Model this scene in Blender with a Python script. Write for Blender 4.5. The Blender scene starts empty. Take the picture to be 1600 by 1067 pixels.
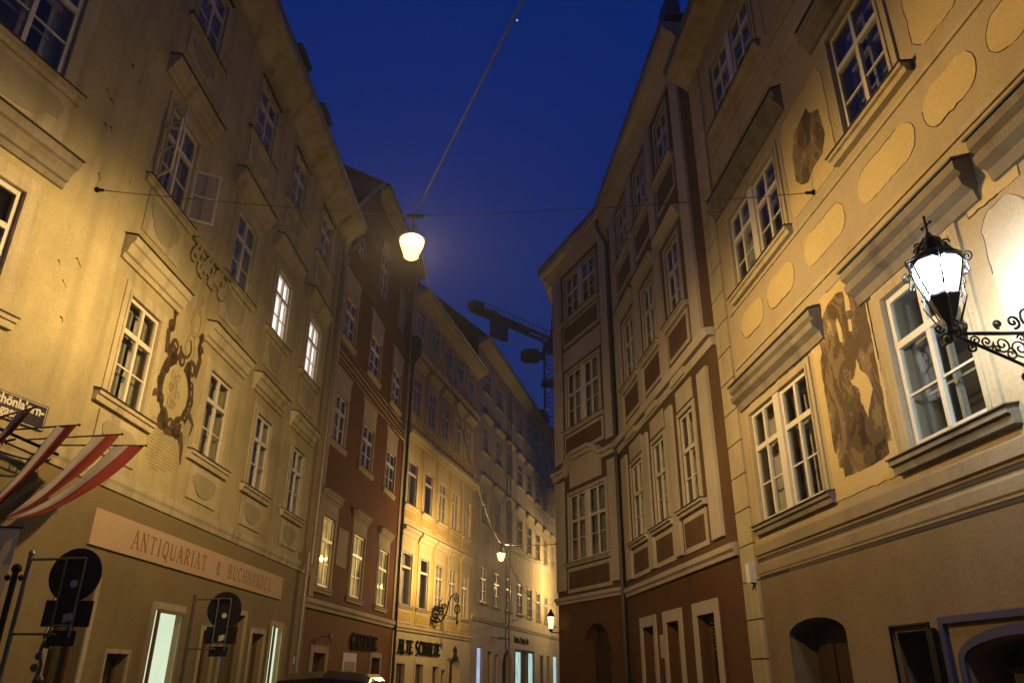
import bpy, bmesh, math, random
from mathutils import Vector, Matrix
random.seed(7)
PI = math.pi
sc = bpy.context.scene
C0 = sc.collection

# ------------------------------------------------------------------ camera
PITCH, ROLL, FPX, CZ = math.radians(23.874), math.radians(0.496), 1178.3, 1.6
Fv = Vector((0, math.cos(PITCH), math.sin(PITCH)))
U0 = Vector((0, -math.sin(PITCH), math.cos(PITCH)))
R0 = Vector((1, 0, 0))
Rv = R0 * math.cos(ROLL) + U0 * math.sin(ROLL)
Uv = U0 * math.cos(ROLL) - R0 * math.sin(ROLL)
cam = bpy.data.cameras.new('camera')
co = bpy.data.objects.new('camera', cam)
C0.objects.link(co)
m = Matrix.Identity(4)
for i in range(3):
    m[i][0], m[i][1], m[i][2] = Rv[i], Uv[i], -Fv[i]
m[2][3] = CZ
co.matrix_world = m
cam.sensor_width = 36.0
cam.lens = 36.0 * FPX / 1600.0
cam.clip_start = 0.05
cam.clip_end = 4000
sc.camera = co

# ------------------------------------------------------------------ world: dusk sky
sc.view_settings.view_transform = 'Standard'
sc.view_settings.look = 'None'
sc.view_settings.exposure = 0.0
sc.view_settings.gamma = 1.0
w = bpy.data.worlds.new('World')
sc.world = w
w.use_nodes = True
nt = w.node_tree
bg = nt.nodes['Background']
tc = nt.nodes.new('ShaderNodeTexCoord')
sx = nt.nodes.new('ShaderNodeSeparateXYZ')
nt.links.new(tc.outputs['Generated'], sx.inputs[0])
cr = nt.nodes.new('ShaderNodeValToRGB')
nt.links.new(sx.outputs['Z'], cr.inputs[0])
e = cr.color_ramp.elements
e[0].position = 0.0; e[0].color = (0.009, 0.028, 0.125, 1)
e[1].position = 1.0; e[1].color = (0.0004, 0.015, 0.135, 1)
k = e.new(0.42); k.color = (0.0035, 0.020, 0.125, 1)
k = e.new(0.60); k.color = (0.0006, 0.016, 0.135, 1)
nz = nt.nodes.new('ShaderNodeTexNoise'); nz.inputs['Scale'].default_value = 2.2; nz.inputs['Detail'].default_value = 3
nt.links.new(tc.outputs['Generated'], nz.inputs['Vector'])
mr = nt.nodes.new('ShaderNodeMapRange'); mr.inputs['To Min'].default_value = 0.86; mr.inputs['To Max'].default_value = 1.14
nt.links.new(nz.outputs['Fac'], mr.inputs['Value'])
nt.links.new(cr.outputs[0], bg.inputs[0])
nt.links.new(mr.outputs[0], bg.inputs[1])
sc.cycles.max_bounces = 6
sc.cycles.diffuse_bounces = 3
sc.cycles.glossy_bounces = 3
sc.cycles.transparent_max_bounces = 12
sc.cycles.sample_clamp_indirect = 4
sc.cycles.use_denoising = True
sc.cycles.caustics_reflective = False
sc.cycles.caustics_refractive = False

# ------------------------------------------------------------------ materials
M = {}
def newmat(name):
    mt = bpy.data.materials.new(name); mt.use_nodes = True
    M[name] = mt
    return mt, mt.node_tree, mt.node_tree.nodes['Principled BSDF']
def link(t, a, b): t.links.new(a, b)
def plaster(name, col, col2=None, rough=0.9, bump=0.25, streak=0.35, scale=1.0, chips=0.0, chipcol=(0.12, 0.08, 0.05)):
    """painted render: blotches, rain streaks, fine grain"""
    mt, t, b = newmat(name)
    col2 = col2 or tuple(c * 0.62 for c in col)
    tc = t.nodes.new('ShaderNodeTexCoord')
    n1 = t.nodes.new('ShaderNodeTexNoise'); n1.inputs['Scale'].default_value = 0.55 * scale; n1.inputs['Detail'].default_value = 8; n1.inputs['Roughness'].default_value = 0.62
    link(t, tc.outputs['Object'], n1.inputs['Vector'])
    mp = t.nodes.new('ShaderNodeMapping'); mp.inputs['Scale'].default_value = (2.6, 2.6, 0.22)
    link(t, tc.outputs['Object'], mp.inputs['Vector'])
    n2 = t.nodes.new('ShaderNodeTexNoise'); n2.inputs['Scale'].default_value = 1.3; n2.inputs['Detail'].default_value = 6
    link(t, mp.outputs[0], n2.inputs['Vector'])
    r1 = t.nodes.new('ShaderNodeMapRange'); r1.inputs['From Min'].default_value = 0.38; r1.inputs['From Max'].default_value = 0.72
    link(t, n1.outputs['Fac'], r1.inputs['Value'])
    r2 = t.nodes.new('ShaderNodeMapRange'); r2.inputs['From Min'].default_value = 0.5; r2.inputs['From Max'].default_value = 0.78; r2.inputs['To Max'].default_value = streak
    link(t, n2.outputs['Fac'], r2.inputs['Value'])
    ad = t.nodes.new('ShaderNodeMath'); ad.operation = 'ADD'; ad.use_clamp = True
    mu = t.nodes.new('ShaderNodeMath'); mu.operation = 'MULTIPLY'; mu.inputs[1].default_value = 0.75
    link(t, r1.outputs[0], mu.inputs[0]); link(t, mu.outputs[0], ad.inputs[0]); link(t, r2.outputs[0], ad.inputs[1])
    mx = t.nodes.new('ShaderNodeMix'); mx.data_type = 'RGBA'
    mx.inputs['A'].default_value = (*col, 1); mx.inputs['B'].default_value = (*col2, 1)
    link(t, ad.outputs[0], mx.inputs['Factor'])
    out = mx.outputs['Result']
    n3 = t.nodes.new('ShaderNodeTexNoise'); n3.inputs['Scale'].default_value = 26; n3.inputs['Detail'].default_value = 5
    link(t, tc.outputs['Object'], n3.inputs['Vector'])
    hv = t.nodes.new('ShaderNodeHueSaturation')
    r3 = t.nodes.new('ShaderNodeMapRange'); r3.inputs['To Min'].default_value = 0.8; r3.inputs['To Max'].default_value = 1.2
    link(t, n3.outputs['Fac'], r3.inputs['Value']); link(t, r3.outputs[0], hv.inputs['Value']); link(t, out, hv.inputs['Color'])
    out = hv.outputs[0]
    if chips > 0:
        n4 = t.nodes.new('ShaderNodeTexNoise'); n4.inputs['Scale'].default_value = 1.7; n4.inputs['Detail'].default_value = 9; n4.inputs['Roughness'].default_value = 0.7; n4.inputs['Distortion'].default_value = 1.2
        link(t, tc.outputs['Object'], n4.inputs['Vector'])
        r4 = t.nodes.new('ShaderNodeMapRange'); r4.inputs['From Min'].default_value = 0.74 - chips; r4.inputs['From Max'].default_value = 0.76 - chips
        link(t, n4.outputs['Fac'], r4.inputs['Value'])
        m4 = t.nodes.new('ShaderNodeMix'); m4.data_type = 'RGBA'; m4.inputs['B'].default_value = (*chipcol, 1)
        link(t, r4.outputs[0], m4.inputs['Factor']); link(t, out, m4.inputs['A']); out = m4.outputs['Result']
    link(t, out, b.inputs['Base Color'])
    b.inputs['Roughness'].default_value = rough
    b.inputs['Specular IOR Level'].default_value = 0.25
    bp = t.nodes.new('ShaderNodeBump'); bp.inputs['Strength'].default_value = bump; bp.inputs['Distance'].default_value = 0.03
    a2 = t.nodes.new('ShaderNodeMath'); a2.operation = 'ADD'
    m2 = t.nodes.new('ShaderNodeMath'); m2.operation = 'MULTIPLY'; m2.inputs[1].default_value = 2.5
    link(t, n1.outputs['Fac'], m2.inputs[0]); link(t, m2.outputs[0], a2.inputs[0]); link(t, n3.outputs['Fac'], a2.inputs[1])
    link(t, a2.outputs[0], bp.inputs['Height']); link(t, bp.outputs[0], b.inputs['Normal'])
    return mt
def simple(name, col, rough=0.6, metal=0.0, var=0.15, scale=6, spec=0.4, bump=0.0):
    mt, t, b = newmat(name)
    tc = t.nodes.new('ShaderNodeTexCoord')
    n = t.nodes.new('ShaderNodeTexNoise'); n.inputs['Scale'].default_value = scale; n.inputs['Detail'].default_value = 5
    link(t, tc.outputs['Object'], n.inputs['Vector'])
    mx = t.nodes.new('ShaderNodeMix'); mx.data_type = 'RGBA'
    mx.inputs['A'].default_value = (*[min(1, c * (1 + var)) for c in col], 1); mx.inputs['B'].default_value = (*[c * (1 - 1.6 * var) for c in col], 1)
    link(t, n.outputs['Fac'], mx.inputs['Factor']); link(t, mx.outputs['Result'], b.inputs['Base Color'])
    b.inputs['Roughness'].default_value = rough; b.inputs['Metallic'].default_value = metal
    b.inputs['Specular IOR Level'].default_value = spec
    if bump:
        bp = t.nodes.new('ShaderNodeBump'); bp.inputs['Strength'].default_value = bump; bp.inputs['Distance'].default_value = 0.02
        link(t, n.outputs['Fac'], bp.inputs['Height']); link(t, bp.outputs[0], b.inputs['Normal'])
    return mt
def emit(name, col, strength, var=0.0, scale=2.0, stretch=(1, 1, 1)):
    mt = bpy.data.materials.new(name); mt.use_nodes = True; M[name] = mt
    t = mt.node_tree; t.nodes.clear()
    o = t.nodes.new('ShaderNodeOutputMaterial'); em = t.nodes.new('ShaderNodeEmission')
    em.inputs[0].default_value = (*col, 1); em.inputs[1].default_value = strength
    if var:
        tc = t.nodes.new('ShaderNodeTexCoord'); mp = t.nodes.new('ShaderNodeMapping'); mp.inputs['Scale'].default_value = stretch
        n = t.nodes.new('ShaderNodeTexNoise'); n.inputs['Scale'].default_value = scale; n.inputs['Detail'].default_value = 3
        r = t.nodes.new('ShaderNodeMapRange'); r.inputs['From Min'].default_value = 0.3; r.inputs['From Max'].default_value = 0.7
        r.inputs['To Min'].default_value = strength * (1 - var); r.inputs['To Max'].default_value = strength * (1 + var)
        link(t, tc.outputs['Object'], mp.inputs[0]); link(t, mp.outputs[0], n.inputs['Vector']); link(t, n.outputs['Fac'], r.inputs['Value']); link(t, r.outputs[0], em.inputs[1])
    link(t, em.outputs[0], o.inputs[0])
    return mt

plaster('plaster_a', (0.45, 0.385, 0.215), (0.24, 0.205, 0.125), chips=0.03, chipcol=(0.16, 0.12, 0.07), streak=0.55)
simple('dirt', (0.075, 0.055, 0.03), 0.95)
plaster('trim_a', (0.50, 0.44, 0.30), (0.26, 0.215, 0.14), streak=0.8)
plaster('apron_a', (0.36, 0.32, 0.21), (0.22, 0.19, 0.12), streak=0.5)
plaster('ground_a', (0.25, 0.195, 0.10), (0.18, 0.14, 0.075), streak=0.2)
plaster('plaster_red', (0.125, 0.036, 0.015), (0.08, 0.024, 0.011), streak=0.3)
plaster('ground_orange', (0.17, 0.066, 0.018), (0.12, 0.046, 0.014), streak=0.3)
plaster('trim_b', (0.40, 0.34, 0.25), (0.27, 0.22, 0.16), streak=0.4)
plaster('plaster_ochre', (0.55, 0.40, 0.13), (0.42, 0.30, 0.10), streak=0.3)
plaster('trim_c', (0.62, 0.53, 0.34), (0.45, 0.37, 0.22), streak=0.4)
plaster('plaster_d', (0.52, 0.45, 0.30), (0.30, 0.26, 0.17), streak=0.5)
plaster('trim_d', (0.47, 0.42, 0.30), (0.33, 0.29, 0.2), streak=0.4)
plaster('plaster_r1', (0.42, 0.34, 0.215), (0.33, 0.26, 0.165), streak=0.35)
plaster('panel_yellow', (0.54, 0.42, 0.205), (0.43, 0.33, 0.16), streak=0.15)
plaster('trim_r1', (0.46, 0.385, 0.25), (0.30, 0.245, 0.155), streak=0.7)
plaster('band_r1', (0.31, 0.245, 0.16), (0.21, 0.165, 0.11), streak=0.6)
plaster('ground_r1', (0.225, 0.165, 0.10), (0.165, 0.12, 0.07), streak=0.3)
plaster('stone_hood', (0.26, 0.225, 0.175), (0.12, 0.10, 0.08), streak=0.7)
plaster('trim_r2', (0.50, 0.43, 0.34), (0.35, 0.30, 0.235), streak=0.4)
plaster('panel_brown', (0.125, 0.071, 0.036), (0.07, 0.04, 0.019), streak=0.3)
plaster('ground_r2', (0.115, 0.052, 0.018), (0.08, 0.036, 0.013), streak=0.3)
plaster('band_pink', (0.50, 0.41, 0.33), (0.36, 0.29, 0.23), streak=0.3)
plaster('panel_pale', (0.50, 0.44, 0.34), (0.36, 0.31, 0.23), streak=0.5)
plaster('sign_board', (0.56, 0.405, 0.27), (0.50, 0.355, 0.235), streak=0.1, bump=0.05)
simple('sign_letters', (0.235, 0.145, 0.085), 0.8)
simple('black_letters', (0.012, 0.010, 0.009), 0.95, spec=0.05)
simple('window_paint', (0.66, 0.61, 0.52), 0.45, var=0.1)
simple('window_paint_dull', (0.60, 0.56, 0.50), 0.5, var=0.1)
simple('inner_paint', (0.38, 0.34, 0.28), 0.6)
simple('curtain', (0.50, 0.46, 0.40), 0.95, var=0.2, scale=3)
simple('room_dark', (0.035, 0.028, 0.024), 0.9)
simple('sheet_metal', (0.10, 0.105, 0.11), 0.45, 0.6)
simple('dark_capping', (0.045, 0.04, 0.04), 0.6, 0.2)
simple('pipe_metal', (0.30, 0.26, 0.22), 0.45, 0.2)
simple('pipe_dark', (0.05, 0.045, 0.05), 0.4, 0.3)
simple('roof_tiles', (0.042, 0.028, 0.022), 0.85, bump=0.6, scale=14)
simple('iron', (0.010, 0.010, 0.011), 0.35, 0.7, spec=0.5)
simple('steel', (0.17, 0.16, 0.145), 0.4, 0.7)
simple('sign_back', (0.012, 0.012, 0.014), 0.5, 0.2)
simple('sticker', (0.55, 0.55, 0.5), 0.6)
simple('flag_red', (0.17, 0.016, 0.011), 0.85, var=0.12)
simple('flag_white', (0.30, 0.27, 0.26), 0.85, var=0.08)
simple('wood_dark', (0.045, 0.022, 0.012), 0.55)
simple('wood_brown', (0.14, 0.07, 0.03), 0.6)
simple('blue_paint', (0.035, 0.04, 0.11), 0.5)
simple('asphalt', (0.05, 0.05, 0.05), 0.85, bump=0.5, scale=20)
simple('car_paint', (0.006, 0.006, 0.007), 0.18, 0.4, spec=0.6, var=0.02)
simple('rubber', (0.02, 0.02, 0.02), 0.8)
simple('chrome', (0.6, 0.6, 0.6), 0.2, 1.0)
simple('crane_yellow', (0.20, 0.135, 0.03), 0.6, 0.2)
simple('crane_grey', (0.10, 0.09, 0.10), 0.6, 0.2)
simple('crane_dark', (0.03, 0.024, 0.03), 0.6, 0.2)
simple('cable', (0.10, 0.095, 0.09), 0.35, 0.8)
simple('mural_paint', (0.085, 0.055, 0.028), 0.9, var=0.3, scale=9)
simple('mural_faint', (0.30, 0.23, 0.12), 0.9, var=0.2, scale=9)
simple('enamel_blue', (0.018, 0.012, 0.03), 0.35)
simple('enamel_white', (0.7, 0.66, 0.58), 0.4)
simple('banner_grey', (0.28, 0.26, 0.27), 0.8)
simple('banner_tan', (0.60, 0.45, 0.30), 0.8)
simple('plastic_white', (0.62, 0.6, 0.56), 0.5)
emit('lit_curtain', (1.0, 0.86, 0.80), 1.7, 0.15, 2.5, (3, 3, 0.8))
emit('lit_shop', (0.86, 1.0, 0.70), 0.85, 0.12, 0.6)
emit('lit_warm', (1.0, 0.62, 0.13), .55, 0.85, 1.3, (1, 1, .8))
emit('lit_cool', (0.55, 0.85, 0.80), 0.75, 0.5, 1.5, (4, 4, .6))
emit('lit_blue', (0.50, 0.62, 1.0), 0.75, 0.2, 1.5)
emit('lit_teal', (0.45, 0.80, 0.55), 0.40, 0.3, 1.5)
emit('lit_candle', (1.0, 0.7, 0.3), 3.0)
emit('sodium_glass', (1.0, 0.53, 0.085), 4.2)
_t = M['sodium_glass'].node_tree; _o = [n for n in _t.nodes if n.type == 'OUTPUT_MATERIAL'][0]; _e = [n for n in _t.nodes if n.type == 'EMISSION'][0]
_tr = _t.nodes.new('ShaderNodeBsdfTransparent'); _a = _t.nodes.new('ShaderNodeAddShader'); _t.links.new(_e.outputs[0], _a.inputs[0]); _t.links.new(_tr.outputs[0], _a.inputs[1]); _t.links.new(_a.outputs[0], _o.inputs[0])
emit('lantern_glass', (0.86, 0.95, 1.0), 150.0)
emit('small_lantern_glass', (1.0, 0.62, 0.30), 2.5)
emit('moon_glow', (0.75, 0.85, 1.0), 0.55)
def glassmat():
    mt = bpy.data.materials.new('window_glass'); mt.use_nodes = True; M['glass'] = mt
    t = mt.node_tree; t.nodes.clear()
    o = t.nodes.new('ShaderNodeOutputMaterial'); tr = t.nodes.new('ShaderNodeBsdfTransparent'); gl = t.nodes.new('ShaderNodeBsdfGlossy')
    tr.inputs[0].default_value = (0.80, 0.84, 0.84, 1); gl.inputs['Roughness'].default_value = 0.02; gl.inputs['Color'].default_value = (0.95, 0.95, 0.95, 1)
    lw = t.nodes.new('ShaderNodeLayerWeight'); lw.inputs[0].default_value = 0.5
    pw = t.nodes.new('ShaderNodeMath'); pw.operation = 'POWER'; pw.inputs[1].default_value = 4.6; link(t, lw.outputs['Facing'], pw.inputs[0])
    fr = t.nodes.new('ShaderNodeMapRange'); fr.inputs['To Min'].default_value = 0.07; fr.inputs['To Max'].default_value = 0.85; link(t, pw.outputs[0], fr.inputs['Value'])
    tc = t.nodes.new('ShaderNodeTexCoord'); n = t.nodes.new('ShaderNodeTexNoise'); n.inputs['Scale'].default_value = 2.2
    bp = t.nodes.new('ShaderNodeBump'); bp.inputs['Strength'].default_value = 0.12; bp.inputs['Distance'].default_value = 0.02
    link(t, tc.outputs['Object'], n.inputs['Vector']); link(t, n.outputs['Fac'], bp.inputs['Height']); link(t, bp.outputs[0], gl.inputs['Normal'])
    mx = t.nodes.new('ShaderNodeMixShader')
    link(t, fr.outputs[0], mx.inputs[0]); link(t, tr.outputs[0], mx.inputs[1]); link(t, gl.outputs[0], mx.inputs[2]); link(t, mx.outputs[0], o.inputs[0])
glassmat()
def frescomat(name, seed):
    mt, t, b = newmat(name)
    tc = t.nodes.new('ShaderNodeTexCoord')
    mp = t.nodes.new('ShaderNodeMapping'); mp.inputs['Location'].default_value = (seed, seed * 2, 0); mp.inputs['Scale'].default_value = (1, 1.0, 0.6)
    link(t, tc.outputs['Object'], mp.inputs[0])
    n = t.nodes.new('ShaderNodeTexNoise'); n.inputs['Scale'].default_value = 1.9; n.inputs['Detail'].default_value = 12; n.inputs['Roughness'].default_value = 0.66; n.inputs['Distortion'].default_value = 1.3
    link(t, mp.outputs[0], n.inputs['Vector'])
    c = t.nodes.new('ShaderNodeValToRGB'); e = c.color_ramp.elements
    e[0].position = 0.36; e[0].color = (0.022, 0.014, 0.008, 1); e[1].position = 0.64; e[1].color = (0.42, 0.28, 0.10, 1)
    for p, col in ((0.43, (0.11, 0.065, 0.018)), (0.48, (0.06, 0.045, 0.03)), (0.53, (0.20, 0.13, 0.05)), (0.58, (0.14, 0.11, 0.085))):
        q = e.new(p); q.color = (*col, 1)
    n2 = t.nodes.new('ShaderNodeTexNoise'); n2.inputs['Scale'].default_value = 14; n2.inputs['Detail'].default_value = 8; n2.inputs['Distortion'].default_value = 2.0
    link(t, mp.outputs[0], n2.inputs['Vector']); mxx = t.nodes.new('ShaderNodeMix'); mxx.inputs['Factor'].default_value = 0.18
    link(t, n.outputs['Fac'], mxx.inputs['A']); link(t, n2.outputs['Fac'], mxx.inputs['B'])
    link(t, mxx.outputs[0], c.inputs[0]); link(t, c.outputs[0], b.inputs['Base Color'])
    b.inputs['Roughness'].default_value = 0.92
frescomat('fresco', 3.0); frescomat('fresco_small', 9.0)

# ------------------------------------------------------------------ geometry helpers
class Fac:
    """a vertical facade frame: s along the wall, out towards the street, z up"""
    def __init__(f, x, y, yaw, side=1):
        a = math.radians(yaw); f.o = Vector((x, y, 0)); f.d = Vector((math.sin(a), math.cos(a), 0)); f.n = Vector((f.d.y, -f.d.x, 0)) * side
        f.yaw = yaw; f.side = side
    def p(f, s, out, z): return f.o + f.d * s + f.n * out + Vector((0, 0, z))
WORLD = Fac(0, 0, 90, -1)   # s = x, out = y
class MB:
    def __init__(b): b.v = []; b.f = []; b.mi = []; b.cur = 0
    def add(b, vs, fs):
        n = len(b.v); b.v += [Vector(q) for q in vs]; b.f += [tuple(i + n for i in q) for q in fs]; b.mi += [b.cur] * len(fs); return b
    def box(b, F, s0, s1, o0, o1, z0, z1):
        vs = [F.p(s, o, z) for z in (z0, z1) for o in (o0, o1) for s in (s0, s1)]
        return b.add(vs, [(0, 1, 3, 2), (4, 6, 7, 5), (0, 4, 5, 1), (2, 3, 7, 6), (0, 2, 6, 4), (1, 5, 7, 3)])
    def poly(b, F, pts, o0, o1):
        """outline in (s,z) extruded between two offsets"""
        n = len(pts); vs = [F.p(s, o1, z) for s, z in pts] + [F.p(s, o0, z) for s, z in pts]
        return b.add(vs, [tuple(range(n)), tuple(range(2 * n - 1, n - 1, -1))] + [(i, (i + 1) % n, n + (i + 1) % n, n + i) for i in range(n)])
    def prof(b, F, pr, s0, s1):
        """profile in (out,z) swept along the wall"""
        n = len(pr); vs = [F.p(s0, o, z) for o, z in pr] + [F.p(s1, o, z) for o, z in pr]
        return b.add(vs, [tuple(range(n)), tuple(range(2 * n - 1, n - 1, -1))] + [(i, (i + 1) % n, n + (i + 1) % n, n + i) for i in range(n)])
    def quad(b, *vs): return b.add(vs, [tuple(range(len(vs)))])
    def tube(b, pts, r, seg=6, r2=None, caps=True):
        pts = [Vector(q) for q in pts]; n = len(pts); ring = []; up = None
        for i, q in enumerate(pts):
            d = (pts[min(i + 1, n - 1)] - pts[max(i - 1, 0)]).normalized()
            if up is None or abs(d.dot(up)) > 0.98: up = Vector((0, 0, 1)) if abs(d.z) < 0.9 else Vector((1, 0, 0))
            x = d.cross(up).normalized(); y = x.cross(d).normalized(); up = y
            rr = r if r2 is None else r + (r2 - r) * i / (n - 1)
            ring.append([q + x * rr * math.cos(2 * PI * j / seg) + y * rr * math.sin(2 * PI * j / seg) for j in range(seg)])
        vs = [v for g in ring for v in g]; fs = []
        for i in range(n - 1):
            for j in range(seg): fs.append((i * seg + j, i * seg + (j + 1) % seg, (i + 1) * seg + (j + 1) % seg, (i + 1) * seg + j))
        if caps: fs += [tuple(range(seg)), tuple(range(n * seg - 1, (n - 1) * seg - 1, -1))]
        return b.add(vs, fs)
    def lathe(b, c, pr, seg=16, rot=0, caps=True):
        """profile (r,z) round the vertical through c"""
        c = Vector(c); vs = [c + Vector((r * math.cos(rot + 2 * PI * j / seg), r * math.sin(rot + 2 * PI * j / seg), z)) for r, z in pr for j in range(seg)]; fs = []
        for i in range(len(pr) - 1):
            for j in range(seg): fs.append((i * seg + j, i * seg + (j + 1) % seg, (i + 1) * seg + (j + 1) % seg, (i + 1) * seg + j))
        if caps: fs += [tuple(range(seg)), tuple(range(len(pr) * seg - 1, (len(pr) - 1) * seg - 1, -1))]
        return b.add(vs, fs)
    def ball(b, c, r, seg=8): return b.lathe(c, [(max(0.001, r * math.sin(PI * i / 6)), -r * math.cos(PI * i / 6)) for i in range(7)], seg)
    def ribbon(b, F, pts, wd, out, th=0.004, w2=None):
        """flat painted or sheet strip following pts (s,z)"""
        n = len(pts); L = []; Rr = []
        for i in range(n):
            a = pts[max(i - 1, 0)]; c = pts[min(i + 1, n - 1)]; dx, dz = c[0] - a[0], c[1] - a[1]; l = math.hypot(dx, dz) or 1
            t_ = i / max(1, n - 1); ww = wd if w2 is None else wd + (w2 - wd) * t_
            nx, nz_ = -dz / l * ww / 2, dx / l * ww / 2
            L.append((pts[i][0] + nx, pts[i][1] + nz_)); Rr.append((pts[i][0] - nx, pts[i][1] - nz_))
        vs = [F.p(s, out, z) for s, z in L + Rr] + [F.p(s, out + th, z) for s, z in L + Rr]; fs = []
        for i in range(n - 1):
            fs += [(2 * n + i, 2 * n + i + 1, 3 * n + i + 1, 3 * n + i), (i, i + 1, 2 * n + i + 1, 2 * n + i), (n + i, 3 * n + i, 3 * n + i + 1, n + i + 1)]
        return b.add(vs, fs)
    def build(b, name, mat, parent=None, smooth=False, bevel=0.0):
        mats = mat if isinstance(mat, (list, tuple)) else [mat]
        off = Vector((0, 0, 0))
        if parent is not None:
            q = parent
            while q is not None: off += q.location; q = q.parent
        me = bpy.data.meshes.new(name)
        me.from_pydata([v - off for v in b.v], [], b.f)
        for i, k_ in enumerate(b.mi): me.polygons[i].material_index = k_
        bm = bmesh.new(); bm.from_mesh(me); bmesh.ops.recalc_face_normals(bm, faces=bm.faces); bm.to_mesh(me); bm.free()
        for k_ in mats: me.materials.append(M[k_])
        if smooth:
            for p_ in me.polygons: p_.use_smooth = True
        o = bpy.data.objects.new(name, me); C0.objects.link(o)
        if parent is not None: o.parent = parent
        if bevel:
            md = o.modifiers.new('bevel', 'BEVEL'); md.width = bevel; md.segments = 1; md.limit_method = 'ANGLE'
        return o
def tag(o, label, cat, group=None, kind=None):
    if label: o['label'] = label
    if cat: o['category'] = cat
    if group: o['group'] = group
    if kind: o['kind'] = kind
    return o
def thing(name, loc, label, cat, group=None):
    o = bpy.data.objects.new(name, None); C0.objects.link(o); o.location = loc; o.empty_display_size = 0.3
    return tag(o, label, cat, group)
def copy_tree(o, dloc=Vector((0, 0, 0)), parent=None):
    c = o.copy(); C0.objects.link(c); c.parent = parent
    if parent is None: c.location = o.location + Vector(dloc)
    for ch in list(o.children): copy_tree(ch, parent=c)
    return c
def arc(cx, cz, rx, rz, a0, a1, n=14): return [(cx + rx * math.cos(math.radians(a0 + (a1 - a0) * i / n)), cz + rz * math.sin(math.radians(a0 + (a1 - a0) * i / n))) for i in range(n + 1)]
def spiral(cx, cz, r0, r1, a0, turns, n=26): return [(cx + (r0 + (r1 - r0) * i / n) * math.cos(math.radians(a0) + turns * 2 * PI * i / n), cz + (r0 + (r1 - r0) * i / n) * math.sin(math.radians(a0) + turns * 2 * PI * i / n)) for i in range(n + 1)]

# ------------------------------------------------------------------ facades
class Facade:
    """collects openings of one wall plane of a building, then builds the wall"""
    def __init__(f, bld, F): f.b = bld; f.F = F; f.holes = []
    def wall(f, s0, s1, z0, z1, mat, name='wall', depth=0.5, out=0.0, clip=True):
        hs = []
        for h in f.holes:
            a, b_, c, d = max(h[0], s0), min(h[1], s1), max(h[2], z0), min(h[3], z1)
            if b_ - a > 1e-4 and d - c > 1e-4: hs.append((a, b_, c, d, h))
        ss = sorted({s0, s1, *[x for h in hs for x in h[:2]]}); zs = sorted({z0, z1, *[x for h in hs for x in h[2:4]]})
        mb = MB(); F = f.F; idx = {}
        def V(s, z):
            key = (round(s, 4), round(z, 4))
            if key not in idx: idx[key] = len(mb.v); mb.v.append(F.p(s, out, z))
            return idx[key]
        for i in range(len(ss) - 1):
            for j in range(len(zs) - 1):
                cs, cz = (ss[i] + ss[i + 1]) / 2, (zs[j] + zs[j + 1]) / 2
                if any(h[0] < cs < h[1] and h[2] < cz < h[3] for h in hs): continue
                mb.f.append((V(ss[i], zs[j]), V(ss[i + 1], zs[j]), V(ss[i + 1], zs[j + 1]), V(ss[i], zs[j + 1]))); mb.mi.append(0)
        for a, b_, c, d, h in hs:
            q = lambda s, o, z: F.p(s, o, z)
            mb.quad(q(a, out, c), q(a, -depth, c), q(a, -depth, d), q(a, out, d))
            mb.quad(q(b_, out, c), q(b_, out, d), q(b_, -depth, d), q(b_, -depth, c))
            if d == h[3]: mb.quad(q(a, out, d), q(a, -depth, d), q(b_, -depth, d), q(b_, out, d))
            if c == h[2]: mb.quad(q(a, out, c), q(b_, out, c), q(b_, -depth, c), q(a, -depth, c))
        o = mb.build(name, mat, f.b)
        return o
    def core(f, s0, s1, z1, depth=9.0, z0=0.0, name='inner_wall'):
        MB().box(f.F, s0, s1, -depth, -0.52, z0, z1).build(name, 'room_dark', f.b)

def pane_frame(mb, F, s0, s1, z0, z1, o, bw=0.06, th=0.05, cols=2, bars=(0.33,), trans=0.66, bar=0.028, mull=0.075):
    """one casement window: outer border, transom, middle posts, glazing bars"""
    o0, o1 = o - th, o
    mb.box(F, s0, s0 + bw, o0, o1, z0, z1); mb.box(F, s1 - bw, s1, o0, o1, z0, z1)
    mb.box(F, s0 + bw, s1 - bw, o0, o1 - .002, z0, z0 + bw * 1.2); mb.box(F, s0 + bw, s1 - bw, o0, o1 - .002, z1 - bw, z1)
    h = z1 - z0; zt = z0 + trans * h if trans else None; W = s1 - s0
    for c in range(1, cols):
        sc_ = s0 + W * c / cols; mb.box(F, sc_ - mull / 2, sc_ + mull / 2, o0 + .004, o1 + .008, z0 + bw, z1 - bw)
    if zt: mb.box(F, s0 + bw, s1 - bw, o0 + .002, o1 + .016, zt - 0.045, zt + 0.045)
    top = zt - .045 if zt else z1 - bw
    for t_ in bars:
        zb = z0 + t_ * h; mb.box(F, s0 + bw, s1 - bw, o0 + .012, o1 - .01, zb - bar / 2, zb + bar / 2)
WR = random.Random(11)
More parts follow.
